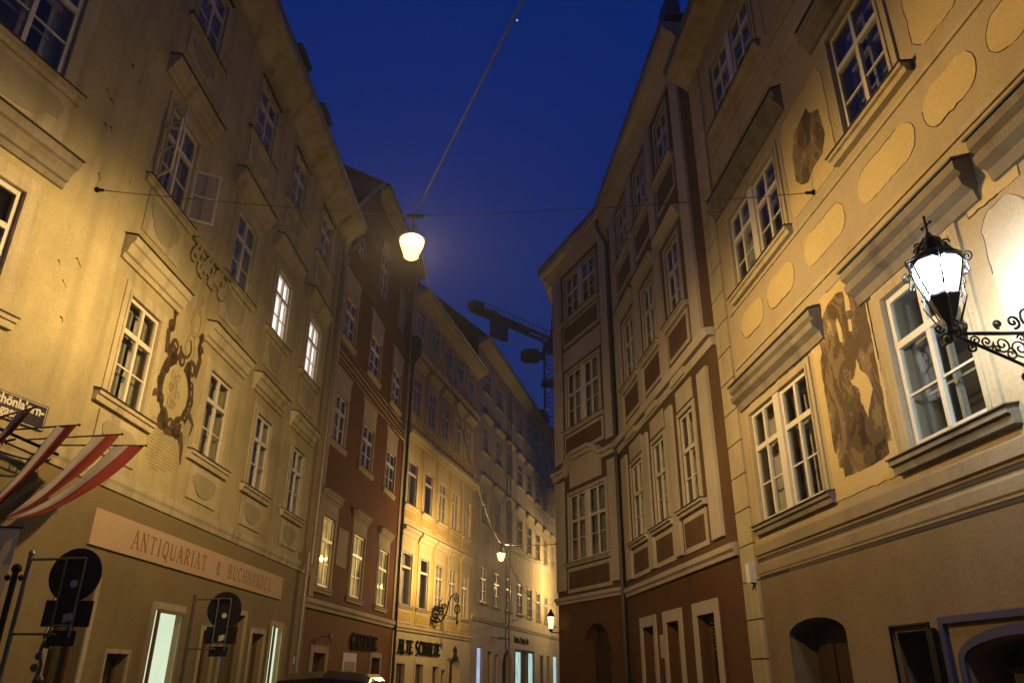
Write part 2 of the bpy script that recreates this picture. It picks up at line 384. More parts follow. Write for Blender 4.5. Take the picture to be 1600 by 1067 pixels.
def window(fc, s0, s1, z0, z1, frame='window_paint', cols=2, bars=(0.33,), trans=0.66, rec=0.02, inner=True, curtain=0, lit=None, sill=None, surround=None, hood=None, apron=None, opening=True, paired=False, dim=0.0, bw=0.06):
    """fc = Facade. Everything the window has hangs under one frame mesh."""
    F = fc.F; b = fc.b
    if opening: fc.holes.append((s0, s1, z0, z1))
    if not curtain and not lit: curtain = WR.choice((0, 0, .22, .35, .9))
    mb = MB(); g = 0.008
    if paired:
        mid = (s0 + s1) / 2; pane_frame(mb, F, s0 + g, mid - .11, z0 + g, z1 - g, -rec, bw, cols=cols, bars=bars, trans=trans)
        pane_frame(mb, F, mid + .11, s1 - g, z0 + g, z1 - g, -rec, bw, cols=cols, bars=bars, trans=trans)
        mb.box(F, mid - .11, mid + .11, -rec - .08, -rec + .05, z0 + g, z1 - g)
    else: pane_frame(mb, F, s0 + g, s1 - g, z0 + g, z1 - g, -rec, bw, cols=cols, bars=bars, trans=trans)
    w_ = mb.build('window', frame, b)
    MB().quad(F.p(s0 + .03, -rec - .03, z0 + .03), F.p(s1 - .03, -rec - .03, z0 + .03), F.p(s1 - .03, -rec - .03, z1 - .03), F.p(s0 + .03, -rec - .03, z1 - .03)).build('pane', 'glass', w_)
    if inner:
        mi = MB()
        if paired:
            mid = (s0 + s1) / 2; pane_frame(mi, F, s0 + .03, mid - .08, z0 + .03, z1 - .03, -rec - .2, .07, cols=cols, bars=(), trans=trans); pane_frame(mi, F, mid + .08, s1 - .03, z0 + .03, z1 - .03, -rec - .2, .07, cols=cols, bars=(), trans=trans)
        else: pane_frame(mi, F, s0 + .03, s1 - .03, z0 + .03, z1 - .03, -rec - .2, .07, cols=cols, bars=bars, trans=trans)
        mi.build('inner_frame', 'inner_paint', w_)
    if lit:
        MB().box(F, s0 + .02, s1 - .02, -rec - .12, -rec - .10, z0 + .02, z1 - .02).build('lit_curtain', lit, w_)
    elif curtain:
        mc = MB(); W = s1 - s0; n = 14
        rng = [(s0 + .03, s0 + W * curtain), (s1 - W * curtain, s1 - .03)] if curtain < .5 else [(s0 + .03, s1 - .03)]
        for a, c in rng:
            pts = [(a + (c - a) * i / n, -0.29 - .018 * math.sin(i * 2.1 + s0)) for i in range(n + 1)]
            vs = [F.p(s, o, z) for z in (z0 + .05, z1 - .05) for s, o in pts]; mc.add(vs, [(i, i + 1, n + 2 + i, n + 1 + i) for i in range(n)])
        mc.build('curtain', 'curtain', w_, smooth=True)
    if surround:
        wd, pr, mt = surround; ms = MB()
        ms.box(F, s0 - wd, s0, 0, pr, z0, z1 + wd); ms.box(F, s1, s1 + wd, 0, pr, z0, z1 + wd); ms.box(F, s0, s1, 0, pr - .002, z1, z1 + wd)
        ms.box(F, s0 - wd * .35, s0, pr, pr + .018, z0, z1 + wd * .35); ms.box(F, s1, s1 + wd * .35, pr, pr + .018, z0, z1 + wd * .35); ms.box(F, s0, s1, pr, pr + .016, z1, z1 + wd * .35)
        ms.build('surround', mt, w_)
    if sill:
        ext, pr, h, mt = sill; a, c = s0 - ext, s1 + ext
        MB().prof(F, [(0, z0), (pr, z0 - .03), (pr, z0 - .03 - h * .35), (pr * .72, z0 - h * .55), (pr * .6, z0 - h), (0, z0 - h)], a, c).build('sill', mt, w_)
        MB().prof(F, [(0, z0 + .012), (pr + .025, z0 - .018), (pr + .025, z0 - .034), (0, z0 - .004)], a - .02, c + .02).build('sill_flashing', 'dark_capping', w_)
    if hood:
        ext, zb, h, pr, mt = hood; a, c = s0 - ext, s1 + ext; t_ = zb + h
        MB().prof(F, [(0, zb), (.05, zb), (.06, zb + h * .22), (.11, zb + h * .25), (.13, zb + h * .45), (pr * .7, zb + h * .62), (pr * .9, zb + h * .66), (pr, zb + h * .8), (pr, t_ - .02), (0, t_ + .03)], a, c).build('hood', mt, w_)
        MB().prof(F, [(0, t_ + .055), (pr + .03, t_ + .002), (pr + .03, t_ - .022), (0, t_ + .031)], a - .025, c + .025).build('hood_flashing', 'dark_capping', w_)
    if apron:
        ext, zt, zb, mt, kind, mt2 = apron; a, c = s0 - ext, s1 + ext
        ap = MB().box(F, a, c, 0, .03, zb, zt).build('apron', mt, w_)
        i = .12 if kind != 'shield' else .14
        if kind == 'shield':
            cs = (a + c) / 2; hw = (c - a) / 2 - i; t2, b2 = zt - .12, zb + .1; hm = (t2 - b2)
            pts = [(cs - hw, t2 - .10), (cs - hw + .12, t2)] + [(cs + hw - .12, t2), (cs + hw, t2 - .10)] + [(cs + hw - .05, b2 + hm * .45)] + arc(cs, b2 + hm * .42, hw * .72, hm * .42, 0, -180, 12) + [(cs - hw + .05, b2 + hm * .45)]
            MB().poly(F, pts, .03, .045).build('apron_panel', mt2, ap)
        else: MB().box(F, a + i, c - i, .03, .045, zb + .12, zt - .12).build('apron_panel', mt2, ap)
    return w_
def cornice(b, F, s0, s1, z, proj, h, mat, name='cornice', cap='sheet_metal'):
    MB().prof(F, [(0, z), (.06, z), (.08, z + h * .12), (proj * .35, z + h * .3), (proj * .62, z + h * .55), (proj * .92, z + h * .62), (proj, z + h * .72), (proj, z + h), (0, z + h)], s0, s1).build(name, mat, b)
    if cap: MB().prof(F, [(0, z + h + .004), (proj + .02, z + h + .004), (proj + .06, z + h + .03), (proj + .06, z + h + .1), (proj - .02, z + h + .08), (0, z + h + .12)], s0, s1).build('gutter', cap, b)
def band(b, F, s0, s1, z0, z1, pr, mat, name='moulding'):
    h = z1 - z0
    return MB().prof(F, [(0, z0), (pr * .5, z0), (pr * .6, z0 + h * .3), (pr, z0 + h * .5), (pr, z1 - .02), (0, z1)], s0, s1).build(name, mat, b)
def roof(b, F, s0, s1, z, proj, run=5.0, rise=3.6, mat='roof_tiles'):
    return MB().prof(F, [(proj, z), (proj, z + .08), (-run, z + rise), (-2 * run, z + .08), (-2 * run, z)], s0, s1).build('roof', mat, b)
def pipe(b, F, s, z0, z1, r=.06, out=.14, mat='pipe_metal', elbow=0):
    pts = [F.p(s, out, z0), F.p(s, out, z1)]
    if elbow: pts += [F.p(s, out + .1, z1 + .3), F.p(s, out + elbow, z1 + .7), F.p(s, out + elbow, z1 + 1.0)]
    mb = MB().tube(pts, r, 8)
    z = z0 + 1.2
    while z < z1: mb.tube([F.p(s, out, z), F.p(s, out, z + .06)], r + .012, 8); z += 3.0
    return mb.build('drainpipe', mat, b, smooth=False)

FA0 = Fac(-6.601, 10.398, 16.2); FA = Fac(-7, 0, 2.2); FB = Fac(-6.081, 23.911, 5.67); FC = Fac(-5.007, 34.734, 13.62); FD = Fac(-2.228, 46.201, 14.0)
F1 = Fac(5.4, 0, -4.38, -1); F2 = Fac(4.292, 14.471, -5.58, -1); F3 = Fac(3.432, 23.273, -22.17, -1)

# ------------------------------------------------------------------ ground
g = MB().box(WORLD, -900, 900, -900, 900, -.5, 0).build('ground', 'asphalt'); tag(g, None, None, kind='structure')
def cobbles():
    mt, t, b = newmat('cobbles')
    tc = t.nodes.new('ShaderNodeTexCoord'); v = t.nodes.new('ShaderNodeTexVoronoi'); v.feature = 'DISTANCE_TO_EDGE'; v.inputs['Scale'].default_value = 8
    link(t, tc.outputs['Object'], v.inputs['Vector'])
    c = t.nodes.new('ShaderNodeValToRGB'); c.color_ramp.elements[0].color = (.02, .02, .02, 1); c.color_ramp.elements[1].color = (.11, .1, .09, 1); c.color_ramp.elements[1].position = .12
    link(t, v.outputs['Distance'], c.inputs[0]); link(t, c.outputs[0], b.inputs['Base Color'])
    bp = t.nodes.new('ShaderNodeBump'); bp.inputs['Strength'].default_value = .6; link(t, c.outputs[0], bp.inputs['Height']); link(t, bp.outputs[0], b.inputs['Normal']); b.inputs['Roughness'].default_value = .6
cobbles()
r_ = MB()
cl = [(-1.4, -30), (-.9, 0), (-.7, 12), (-.6, 24), (1.0, 36), (4.0, 50), (8.5, 66), (16, 92)]
for (x0, y0), (x1, y1) in zip(cl, cl[1:]):
    r_.quad((x0 - 2.9, y0, .004), (x0 + 2.9, y0, .004), (x1 + 2.9, y1, .004), (x1 - 2.9, y1, .004))
tag(r_.build('road', 'cobbles'), None, None, kind='structure')
for sg, nm in ((-1, 'pavement'), (1, 'pavement')):
    p_ = MB()
    for (x0, y0), (x1, y1) in zip(cl, cl[1:]):
        a, c = 2.95 * sg, 5.2 * sg
        for q0, q1, z in ((a, c, .12),):
            p_.add([(x0 + q0, y0, 0), (x0 + q1, y0, 0), (x1 + q1, y1, 0), (x1 + q0, y1, 0), (x0 + q0, y0, z), (x0 + q1, y0, z), (x1 + q1, y1, z), (x1 + q0, y1, z)],
                   [(4, 5, 6, 7), (0, 4, 7, 3), (1, 2, 6, 5)])
    tag(p_.build(nm, 'asphalt'), None, None, kind='structure')

# ------------------------------------------------------------------ BUILDING A (left, pale yellow, bookshop)
bA = thing('townhouse', (-7, 16, 0), 'pale yellow plastered house on the left with bookshop sign and painted cartouche', 'house')
fA = Facade(bA, FA); fA0 = Facade(bA, FA0)
SA = (.20, .028, 'trim_a')
cols = [(11.55, 12.65), (14.98, 16.18), (17.87, 18.98), (20.85, 22.02)]
for i, (a, c) in enumerate(cols):
    window(fA, a, c, 5.70, 7.52, surround=SA, sill=(.38, .12, .2, 'trim_a'), hood=(.55, 7.96, .42, .22, 'trim_a'), apron=(.12, 5.44, 4.78, 'trim_a', 'shield', 'apron_a'), curtain=(.3, .45, .3, .35)[i])
    window(fA, a - (.05 if i == 0 else 0), c, 9.78, 11.58, surround=SA, sill=(.36, .11, .16, 'trim_a'), hood=(.50, 11.98, .42, .22, 'trim_a'), apron=(.12, 9.6, 8.75, 'trim_a', 'shield', 'apron_a'),
           lit='lit_curtain' if i >= 2 else None, inner=i < 2, curtain=0 if i >= 2 else .28, frame='window_paint')
    window(fA, a, c, 13.80, 15.42, surround=(.14, .02, 'trim_a'), sill=(.30, .09, .12, 'trim_a'), apron=(.12, 13.62, 12.95, 'trim_a', 'shield', 'apron_a'), frame='window_paint_dull')
    MB().prof(FA, [(0, 15.57), (.09, 15.55), (.09, 15.58), (0, 15.62)], a - .12, c + .14).build('window_flashing', 'dark_capping', bA)
# window of the nearer, angled wall
for z0, z1, rr in ((6.05, 7.85, .06), (9.92, 12.0, .1), (14.0, 15.6, .1)):
    window(fA0, -2.85, -1.42, z0, z1, surround=(.26, .035, 'trim_a'), sill=(.38, .12, .2, 'trim_a'), hood=(.52, z1 + .42, .46, .28, 'stone_hood') if z0 < 7 else None, apron=(.30, z0 - .2, z0 - 1.02, 'trim_a', 'shield', 'apron_a') if z0 > 7 else None, curtain=.2, rec=.02, bw=.075)
    for q in (-6.6, -10.2): window(fA0, q, q + 1.4, z0, z1, surround=(.26, .035, 'trim_a'), sill=(.38, .17, .2, 'trim_a'), curtain=.3)
# ground floor openings of the bookshop
G = 'ground_a'
def shopwin(fc, s0, s1, z1, z0=0.0, fill='room_dark', frame='trim_a', fw=.10, name='shop_window', rec=.14, glass=True, pr=.03):
    F = fc.F; fc.holes.append((s0, s1, z0, z1))
    mb = MB().box(F, s0 - fw, s0, 0, pr, z0, z1 + fw).box(F, s1, s1 + fw, 0, pr, z0, z1 + fw).box(F, s0, s1, 0, pr - .002, z1, z1 + fw)
    w_ = mb.build(name, frame, fc.b)
    lit_ = fill.startswith('lit'); glass = glass and not lit_
    MB().box(F, s0 + .005, s1 - .005, -.14 if lit_ else -.48, -.10 if lit_ else -.42, z0 + .01, z1 - .005).build('display', fill, w_)
    fr = MB().box(F, s0, s0 + .05, -rec - .05 + .12 * lit_, -rec + .12 * lit_, z0, z1).box(F, s1 - .05, s1, -rec - .05 + .12 * lit_, -rec + .12 * lit_, z0, z1).box(F, s0 + .05, s1 - .05, -rec - .05 + .12 * lit_, -rec + .12 * lit_, z1 - .06, z1).build('frame', 'wood_brown', w_)
    if glass: MB().quad(F.p(s0 + .02, -rec - .03, z0 + .02), F.p(s1 - .02, -rec - .03, z0 + .02), F.p(s1 - .02, -rec - .03, z1 - .02), F.p(s0 + .02, -rec - .03, z1 - .02)).build('pane', 'glass', w_)
    return w_
shopwin(fA, 11.55, 12.42, 2.84, name='doorway', fill='wood_dark', fw=.12)
shopwin(fA, 13.16, 13.84, 1.88, z0=.7, fill='wood_dark', fw=.07)
shopwin(fA, 14.52, 15.62, 2.66, fill='lit_shop', fw=.13, rec=.02)
shopwin(fA, 16.75, 17.35, 2.42, z0=.6, fill='wood_dark', fw=.09)
shopwin(fA, 17.85, 19.0, 2.84, name='doorway', fill='wood_brown', fw=.12)
shopwin(fA, 19.62, 20.45, 2.50, name='doorway', fill='wood_dark', fw=.12)
shopwin(fA, 21.0, 21.82, 2.76, fill='lit_shop', fw=.10, rec=.02)
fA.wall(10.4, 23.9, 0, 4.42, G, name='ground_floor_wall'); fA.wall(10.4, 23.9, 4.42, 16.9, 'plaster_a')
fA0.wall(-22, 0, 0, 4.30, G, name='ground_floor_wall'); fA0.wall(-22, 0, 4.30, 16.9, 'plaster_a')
fA.core(10.4, 23.9, 16.9); fA0.core(-22, 0, 16.9)
band(bA, FA, 10.42, 23.9, 4.32, 4.62, .055, 'trim_a'); band(bA, FA0, -22, -.02, 4.20, 4.55, .055, 'trim_a')
cornice(bA, FA, 10.4, 23.95, 16.0, .62, .68, 'trim_a'); cornice(bA, FA0, -22, .05, 16.0, .62, .68, 'trim_a')
roof(bA, FA, 10.0, 23.9, 16.75, .55); roof(bA, FA0, -22, .4, 16.75, .55)
pipe(bA, FA, 23.45, 4.6, 15.1, .07, elbow=.5); pipe(bA, FA, 23.1, .2, 4.9, .06)
MB().box(FA, 23.55, 23.9, 0, .05, 4.4, 16.0).build('pilaster', 'trim_a', bA)
for s in (16.7, 19.2):
    d_ = MB().box(FA, s, s + .9, -2.2, .10, 16.9, 18.3).box(FA, s - .06, s + .96, -2.3, .18, 18.31, 18.42)
    d_.build('dormer', 'dark_capping', bA)
# painted cartouche
ct = MB(); P_ = lambda pts, w1, w2=None: ct.ribbon(FA, pts, w1 * 1.5, .004, .003, w2 and w2 * 1.5)
cs, cz = 13.72, 6.55
oval = arc(cs, cz, .52, .56, 0, 360, 30)
P_(arc(cs, cz, .56, .58, -60, 75, 14), .07, .10); P_(arc(cs, cz, .60, .62, 110, 245, 14), .12, .08)
P_(arc(cs, cz + .02, .68, .74, 140, 215, 10), .05, .07); P_(arc(cs, cz, .70, .72, -40, 30, 10), .06, .04)
for a in range(0, 360, 30):
    x, z = cs + .62 * math.cos(math.radians(a)), cz + .66 * math.sin(math.radians(a)); P_(spiral(x, z, .13, .03, a + 90, 1.2 if a % 60 else -1.2, 14), .055, .03)
for sg in (-1, 1):
    P_(spiral(cs + sg * .33, cz - .66, .20, .04, 90, sg * 1.3), .09, .04)
    P_(spiral(cs + sg * .46, cz + .62, .20, .04, -90, -sg * 1.4), .10, .04)
    P_([(cs + sg * .62, cz + .55), (cs + sg * .72, cz + .95), (cs + sg * .58, cz + 1.15), (cs + sg * .62, cz + 1.45)], .12, .07)
    P_(spiral(cs + sg * .66, cz + 1.12, .11, .03, 0, sg * 1.2, 14), .06)
    P_(spiral(cs + sg * .62, cz + 1.42, .10, .02, 180, sg * 1.2, 14), .06)
    P_([(cs + sg * .70, cz - .25), (cs + sg * .92, cz - .38), (cs + sg * .86, cz - .62)], .10, .03)
P_([(cs - .35, cz - .62), (cs - .1, cz - .80), (cs + .2, cz - .76), (cs + .45, cz - .72)], .12, .10)
P_([(cs + .45, cz - .70), (cs + .62, cz - .92), (cs + .70, cz - 1.25)], .16, .03)
P_(spiral(cs + .06, cz + .98, .24, .20, 200, .62, 14), .06, .03); P_(spiral(cs - .35, cz + .78, .24, .05, 0, -1.2), .08, .04)
ct.build('painted_cartouche', 'mural_paint', bA)
cf = MB(); cf.ribbon(FA, arc(13.98, 8.15, .20, .33, 0, 360, 22), .045, .004, .003); cf.ribbon(FA, arc(13.98, 8.15, .13, .25, 40, 300, 16), .03, .004, .003)
cf.ribbon(FA, [(13.85, 7.85), (13.72, 7.5), (13.9, 7.3)], .05, .004, .003); cf.ribbon(FA, [(14.02, 7.82), (14.15, 7.5), (14.02, 7.3)], .05, .004, .003); cf.ribbon(FA, spiral(14.0, 8.62, .16, .04, 0, 1.3), .04, .004, .003)
cf.build('faded_medallion', 'mural_faint', bA); cf = MB()
for i in range(9): cf.ribbon(FA, spiral(cs + random.uniform(-.22, .25), cz + random.uniform(-.35, .35), .11, .02, random.uniform(0, 360), 1), .03, .004, .003)
cf.build('faded_painting', 'mural_faint', bA)
# dark relief under the open window, between the storeys
rl = MB()
for i in range(16):
    s = 13.3 + i * .11; rl.tube([FA.p(s + .10 * math.cos(a), .05 + .02 * math.sin(3 * a), 9.35 + .16 * math.sin(i * 1.3) + .15 * math.sin(a)) for a in [j * PI / 5 for j in range(11)]], .035, 6)
rl.prof(FA, [(0, 9.62), (.16, 9.60), (.16, 9.68), (0, 9.72)], 13.15, 15.0)
rl.build('stucco_relief', 'apron_a', bA, smooth=True)
# painted verse, fifteen uneven rows (illegible in the photograph)
pv = MB(); rnd = random.Random(3)
for r in range(15):
    z = 5.83 - r * .062; a, c = 13.02 + .01 * abs(r - 5), 14.5 - .01 * r
    if r >= 12: a, c = a + .08 * (r - 11), c - .22 * (r - 11)
    s = a
    while s < c - .02:
        wd = rnd.uniform(.012, .03); pv.box(FA, s, s + wd, 0, .004, z + rnd.uniform(0, .008), z + rnd.uniform(.02, .036)); s += wd + (rnd.uniform(.008, .016) if rnd.random() < .8 else .04)
tag(pv.build('painted_verse', 'mural_faint', bA), None, None, kind='stuff')
# chips and cracks in the bare plaster
for F_, lst in ((FA, [(10.6, 11.9, .03), (10.75, 9.3, .03)]), (FA0, [(-.28, 11.3, .06), (-.08, 11.15, .03), (-.62, 10.45, .04), (-.50, 10.35, .05), (-.48, 9.85, .05), (-.36, 9.88, .04), (-.35, 8.95, .04), (-.32, 7.4, .03), (-.3, 6.4, .04), (-.6, 7.2, .03), (-.45, 6.95, .035)])):
    for i, (s, z, r) in enumerate(lst):
        rn = random.Random(i * 7 + 1); mb = MB()
        mb.poly(F_, [(s + r * rn.uniform(.3, 1.3) * math.cos(a), z + .45 * r * rn.uniform(.3, 1.1) * math.sin(a)) for a in [q * PI / 5 for q in range(10)]], 0, .005)
        pts = [(s, z)]
        for _ in range(3): pts.append((pts[-1][0] + rn.uniform(-.01, .05), pts[-1][1] - rn.uniform(.01, .04)))
        mb.ribbon(F_, pts, .010, .001, .005, .004); mb.build('plaster_damage', 'dirt', bA)
# wide open casements of the middle storey window
def casement(hs, sgn, ang, z0, z1, wd, mat='window_paint'):
    root = FA.p(hs, 0.0, 0); dirv = (FA.d * sgn * math.cos(math.radians(ang)) + FA.n * math.sin(math.radians(ang))).normalized()
    class L: pass
    l = Fac(0, 0, 0); l.o = Vector((root.x, root.y, 0)); l.d = dirv; l.n = dirv.cross(Vector((0, 0, 1))).normalized()
    mb = MB(); mb.box(l, 0, .045, 0, .04, z0, z1).box(l, wd - .045, wd, 0, .04, z0, z1)
    for z in (z0, z0 + (z1 - z0) * .5 - .012, z1 - .045): mb.box(l, .045, wd - .045, .004, .036, z, z + (.045 if z != z0 + (z1 - z0) * .5 - .012 else .025))
    o = mb.build('open_casement', mat, bA); MB().quad(l.p(.03, .02, z0 + .03), l.p(wd - .03, .02, z0 + .03), l.p(wd - .03, .02, z1 - .03), l.p(.03, .02, z1 - .03)).build('pane', 'glass', o)
casement(11.42, -1, 62, 9.82, 11.0, .52); casement(12.75, 1, 60, 9.82, 11.0, .52); casement(11.5, 1, 84, 11.02, 11.56, .3, 'window_paint_dull')

# ------------------------------------------------------------------ BUILDING B (dark red)
bB = thing('townhouse', (-5.6, 29, 0), 'narrow dark red house with steep roof between the bookshop house and the ochre house', 'house')
fB = Facade(bB, FB); SB = (.17, .025, 'trim_b')
for i, (a, c) in enumerate([(.56, 1.85), (3.98, 5.44), (7.6, 9.1)]):
    window(fB, a, c, 4.12, 6.3, surround=SB, sill=(.2, .09, .2, 'trim_b'), hood=(.26, 6.80, .30, .17, 'trim_b'), lit='lit_warm', inner=False, rec=.02)
    MB().box(FB, a - .17, c + .17, 0, .02, 6.475, 6.8).build('frieze', 'trim_b', bB)
    window(fB, a, c, 8.8, 10.5, surround=SB, sill=(.22, .10, .22, 'trim_b'), frame='window_paint_dull')
    MB().poly(FB, [(a - .17, 10.675), (c + .17, 10.675), (c + .17, 11.2), (c + .35, 11.45), (a - .35, 11.45), (a - .17, 11.2)], 0, .03).build('frieze', 'trim_b', bB)
    window(fB, a, c, 12.65, 14.3, surround=SB, sill=(.22, .10, .22, 'trim_b'), frame='window_paint')
    MB().poly(FB, [(a - .17, 14.475), (c + .17, 14.475), (c + .17, 15.0), (c + .35, 15.3), (a - .35, 15.3), (a - .17, 15.0)], 0, .03).build('frieze', 'trim_b', bB)
window(fB, 1.15, 2.05, 16.45, 17.8, frame='window_paint_dull', surround=(.1, .02, 'trim_b'), inner=False)
window(fB, 4.5, 5.6, 16.5, 18.5, frame='window_paint_dull', surround=(.1, .02, 'trim_b'), inner=False)
window(fB, 7.9, 8.9, 16.5, 18.3, frame='window_paint_dull', surround=(.1, .02, 'trim_b'), inner=False)
for a, c, z in ((1.15, 2.05, 17.9), (4.5, 5.6, 18.6)):
    MB().poly(FB, [(c + .1, z), (a - .1, z)][::-1] + arc((a + c) / 2, z, (c - a) / 2 + .1, .55, 0, 180, 10), 0, .03).build('window_arch', 'trim_b', bB)
MB().box(FB, 2.25, 3.35, 0, .02, 4.95, 6.2).build('wall_panel', 'trim_b', bB)
shopwin(fB, .95, 2.15, 2.2, name='doorway', fill='wood_dark', fw=.22, frame='trim_b')
shopwin(fB, 7.65, 8.95, 2.2, z0=.6, fill='lit_teal' if False else 'room_dark', fw=.18, frame='trim_b')
fB.wall(0, 11.0, 0, 3.42, 'ground_orange', name='ground_floor_wall'); fB.wall(0, 11.0, 3.42, 18.3, 'plaster_red')
# gable-cut top of the wall
holes = fB.holes; fB.holes = [h for h in holes if h[3] > 18.3]
fB.wall(3.6, 11.0, 18.3, 20.4, 'plaster_red'); fB.holes = holes
MB().poly(FB, [(0, 18.3), (3.6, 18.3), (3.6, 20.4), (2.9, 20.4), (0.2, 17.9 + .4)], -.3, 0).build('gable', 'plaster_red', bB)
fB.core(0, 11.0, 18.3); MB().box(FB, 3.6, 11.0, -9, -.52, 18.31, 20.4).build('inner_wall', 'room_dark', bB)
band(bB, FB, -.35, 11.0, 3.42, 3.72, .12, 'trim_b')
for z in (11.8, 12.02): MB().box(FB, 0, 11.0, 0, .025, z, z + .03).build('string_course', 'trim_b', bB)
MB().box(FB, 0, 11.0, 0, .05, 15.62, 15.74).build('string_course', 'panel_brown', bB)
cornice(bB, FB, 3.1, 11.05, 20.35, .45, .45, 'trim_b', cap='dark_capping')
# hipped end roof falling towards the neighbour
MB().add([FB.p(0, .1, 17.6), FB.p(3.2, .1, 21.0), FB.p(3.2, -8, 24.0), FB.p(0, -8, 17.6), FB.p(3.2, -8, 17.6), FB.p(3.2, .1, 17.6)], [(0, 1, 2, 3), (0, 5, 1), (1, 5, 4, 2), (3, 2, 4), (0, 3, 4, 5)]).build('roof', 'roof_tiles', bB)
MB().prof(FB, [(.45, 20.85), (.45, 20.93), (-5, 24.0), (-9, 21), (-9, 20.85)], 3.2, 11.0).build('roof', 'roof_tiles', bB)
MB().prof(FB, [(0, 17.55), (.25, 17.55), (.25, 17.66), (0, 17.66)], -.1, .3).build('gutter', 'dark_capping', bB)
MB().tube([FB.p(0, .22, 17.62), FB.p(3.2, .22, 21.02)], .07, 6).build('verge_board', 'trim_b', bB)
MB().box(FB, 10.35, 10.95, 0, .05, 3.75, 20.3).build('pilaster', 'trim_b', bB)
MB().box(FB, .0, .28, 0, .05, 3.75, 17.5).build('pilaster', 'trim_b', bB)

# ------------------------------------------------------------------ BUILDING C (ochre)
bC = thing('townhouse', (-3.4, 40, 0), 'ochre house with tall pale window bays and black lettering ALTE SCHMIEDE', 'house')
fC = Facade(bC, FC); SC = (.30, .03, 'trim_c')
ccols = [(.50, 1.74), (2.86, 4.08), (5.16, 6.38), (7.46, 8.68), (9.74, 10.96)]
for i, (a, c) in enumerate(ccols):
    cu = (0, 0, .9, .9, .9)[i]
    window(fC, a, c, 4.45, 6.75, surround=SC, sill=(.34, .12, .14, 'trim_c'), hood=(.42, 7.35, .5, .28, 'trim_c'), apron=(.30, 4.3, 3.7, 'trim_c', 'box', 'plaster_ochre'), curtain=cu, trans=.72, inner=False, cols=1 if i < 2 else 2, bars=(.33,) if i > 1 else (), bw=.04)
    fz = MB().box(FC, a - .30, c + .30, 0, .028, 7.052, 7.35)
    for q in range(3): fz.box(FC, a, c, .028, .045, 7.07 + q * .09, 7.11 + q * .09)
    fz.build('frieze', 'trim_c', bC)
    window(fC, a, c, 8.92, 11.0, surround=SC, sill=(.22, .15, .16, 'trim_c'), apron=(.2, 8.75, 8.15, 'trim_c', 'box', 'plaster_ochre'), curtain=cu, trans=.72, inner=False, cols=1 if i < 2 else 2, bars=(.33,) if i > 1 else (), bw=.04)
    MB().box(FC, a - .30, c + .30, 0, .028, 11.305, 11.95).build('frieze', 'trim_c', bC)
    window(fC, a, c, 13.4, 15.3, surround=SC, apron=(.2, 13.25, 12.55, 'trim_c', 'box', 'plaster_ochre'), curtain=.9, trans=.7, inner=False, hood=(.28, 15.75, .45, .3, 'trim_c'), frame='window_paint_dull')
    window(fC, a, c, 17.7, 19.2, surround=SC, apron=(.2, 17.5, 16.95, 'trim_c', 'box', 'plaster_ochre'), curtain=.9, trans=.7, inner=False, frame='window_paint_dull')
gw = [(.55, 1.6), (2.95, 4.0), (5.35, 6.25), (6.7, 7.4)]
for i, (a, c) in enumerate(gw): shopwin(fC, a, c, (2.05, 2.05, 1.98, 1.84)[i], z0=.5, fill='room_dark', fw=.16, frame='trim_c')
# arched gateway
def archway(fc, s0, s1, zsp, ztop, fill='wood_dark', mat='trim_c', name='gateway', dep=.5, ring=.18, wallmat=None):
    F = fc.F; fc.holes.append((s0, s1, 0, ztop)); cx = (s0 + s1) / 2; r = (s1 - s0) / 2
    top = arc(cx, zsp, r, ztop - zsp, 0, 90, 8); topl = arc(cx, zsp, r, ztop - zsp, 180, 90, 8)
    MB().poly(F, top + [(s1, ztop)], -dep + .03, 0).build('spandrel', wallmat or mat, fc.b); MB().poly(F, topl + [(s0, ztop)], -dep + .03, 0).build('spandrel', wallmat or mat, fc.b)
    g_ = MB().box(F, s0 + .01, s1 - .01, -.49, -.42, .01, ztop - .01)
    for q in range(3): g_.box(F, s0 + .12 + q * (s1 - s0 - .2) / 3, s0 + .04 + (q + 1) * (s1 - s0 - .2) / 3, -.42, -.39, .3, zsp - .1)
    o = g_.build(name, fill, fc.b)
    if ring:
        mb = MB(); outer = [(s1 + ring, 0)] + arc(cx, zsp, r + ring, ztop - zsp + ring, 0, 180, 16) + [(s0 - ring, 0)]; inn = [(s0, 0)] + arc(cx, zsp, r, ztop - zsp, 180, 0, 16) + [(s1, 0)]
        n = len(outer); inn = inn[::-1]
        for i in range(n - 1): mb.poly(F, [outer[i], outer[i + 1], inn[i + 1], inn[i]], .0, .035)
        mb.build('door_surround', mat, o)
    return o
archway(fC, 8.0, 9.9, 1.75, 2.6, mat='trim_c', wallmat='trim_c')
fC.wall(0, 11.9, 0, 3.38, 'trim_c', name='ground_floor_wall'); fC.wall(0, 11.9, 3.38, 19.5, 'plaster_ochre'); fC.core(0, 11.9, 19.5)
band(bC, FC, 0, 11.9, 3.38, 3.66, .12, 'trim_c'); band(bC, FC, 0, 11.9, 7.9, 8.1, .10, 'trim_c'); band(bC, FC, 0, 11.95, 12.0, 12.42, .30, 'trim_c'); band(bC, FC, 0, 11.95, 16.45, 16.8, .26, 'trim_c')
cornice(bC, FC, 0, 12.0, 19.35, .65, .5, 'trim_c')
roof(bC, FC, .2, 11.9, 19.95, .55, run=5.5, rise=4.2)
pipe(bC, FB, 10.78, .2, 15.8, .06, mat='pipe_dark', out=.12)
MB().lathe(FB.p(10.78, .2, 15.7), [(.06, 0), (.10, .12), (.30, .4), (.34, .95), (.27, 1.3), (.16, 1.45), (.05, 1.5)], 10).build('rain_hopper', 'pipe_dark', bC)

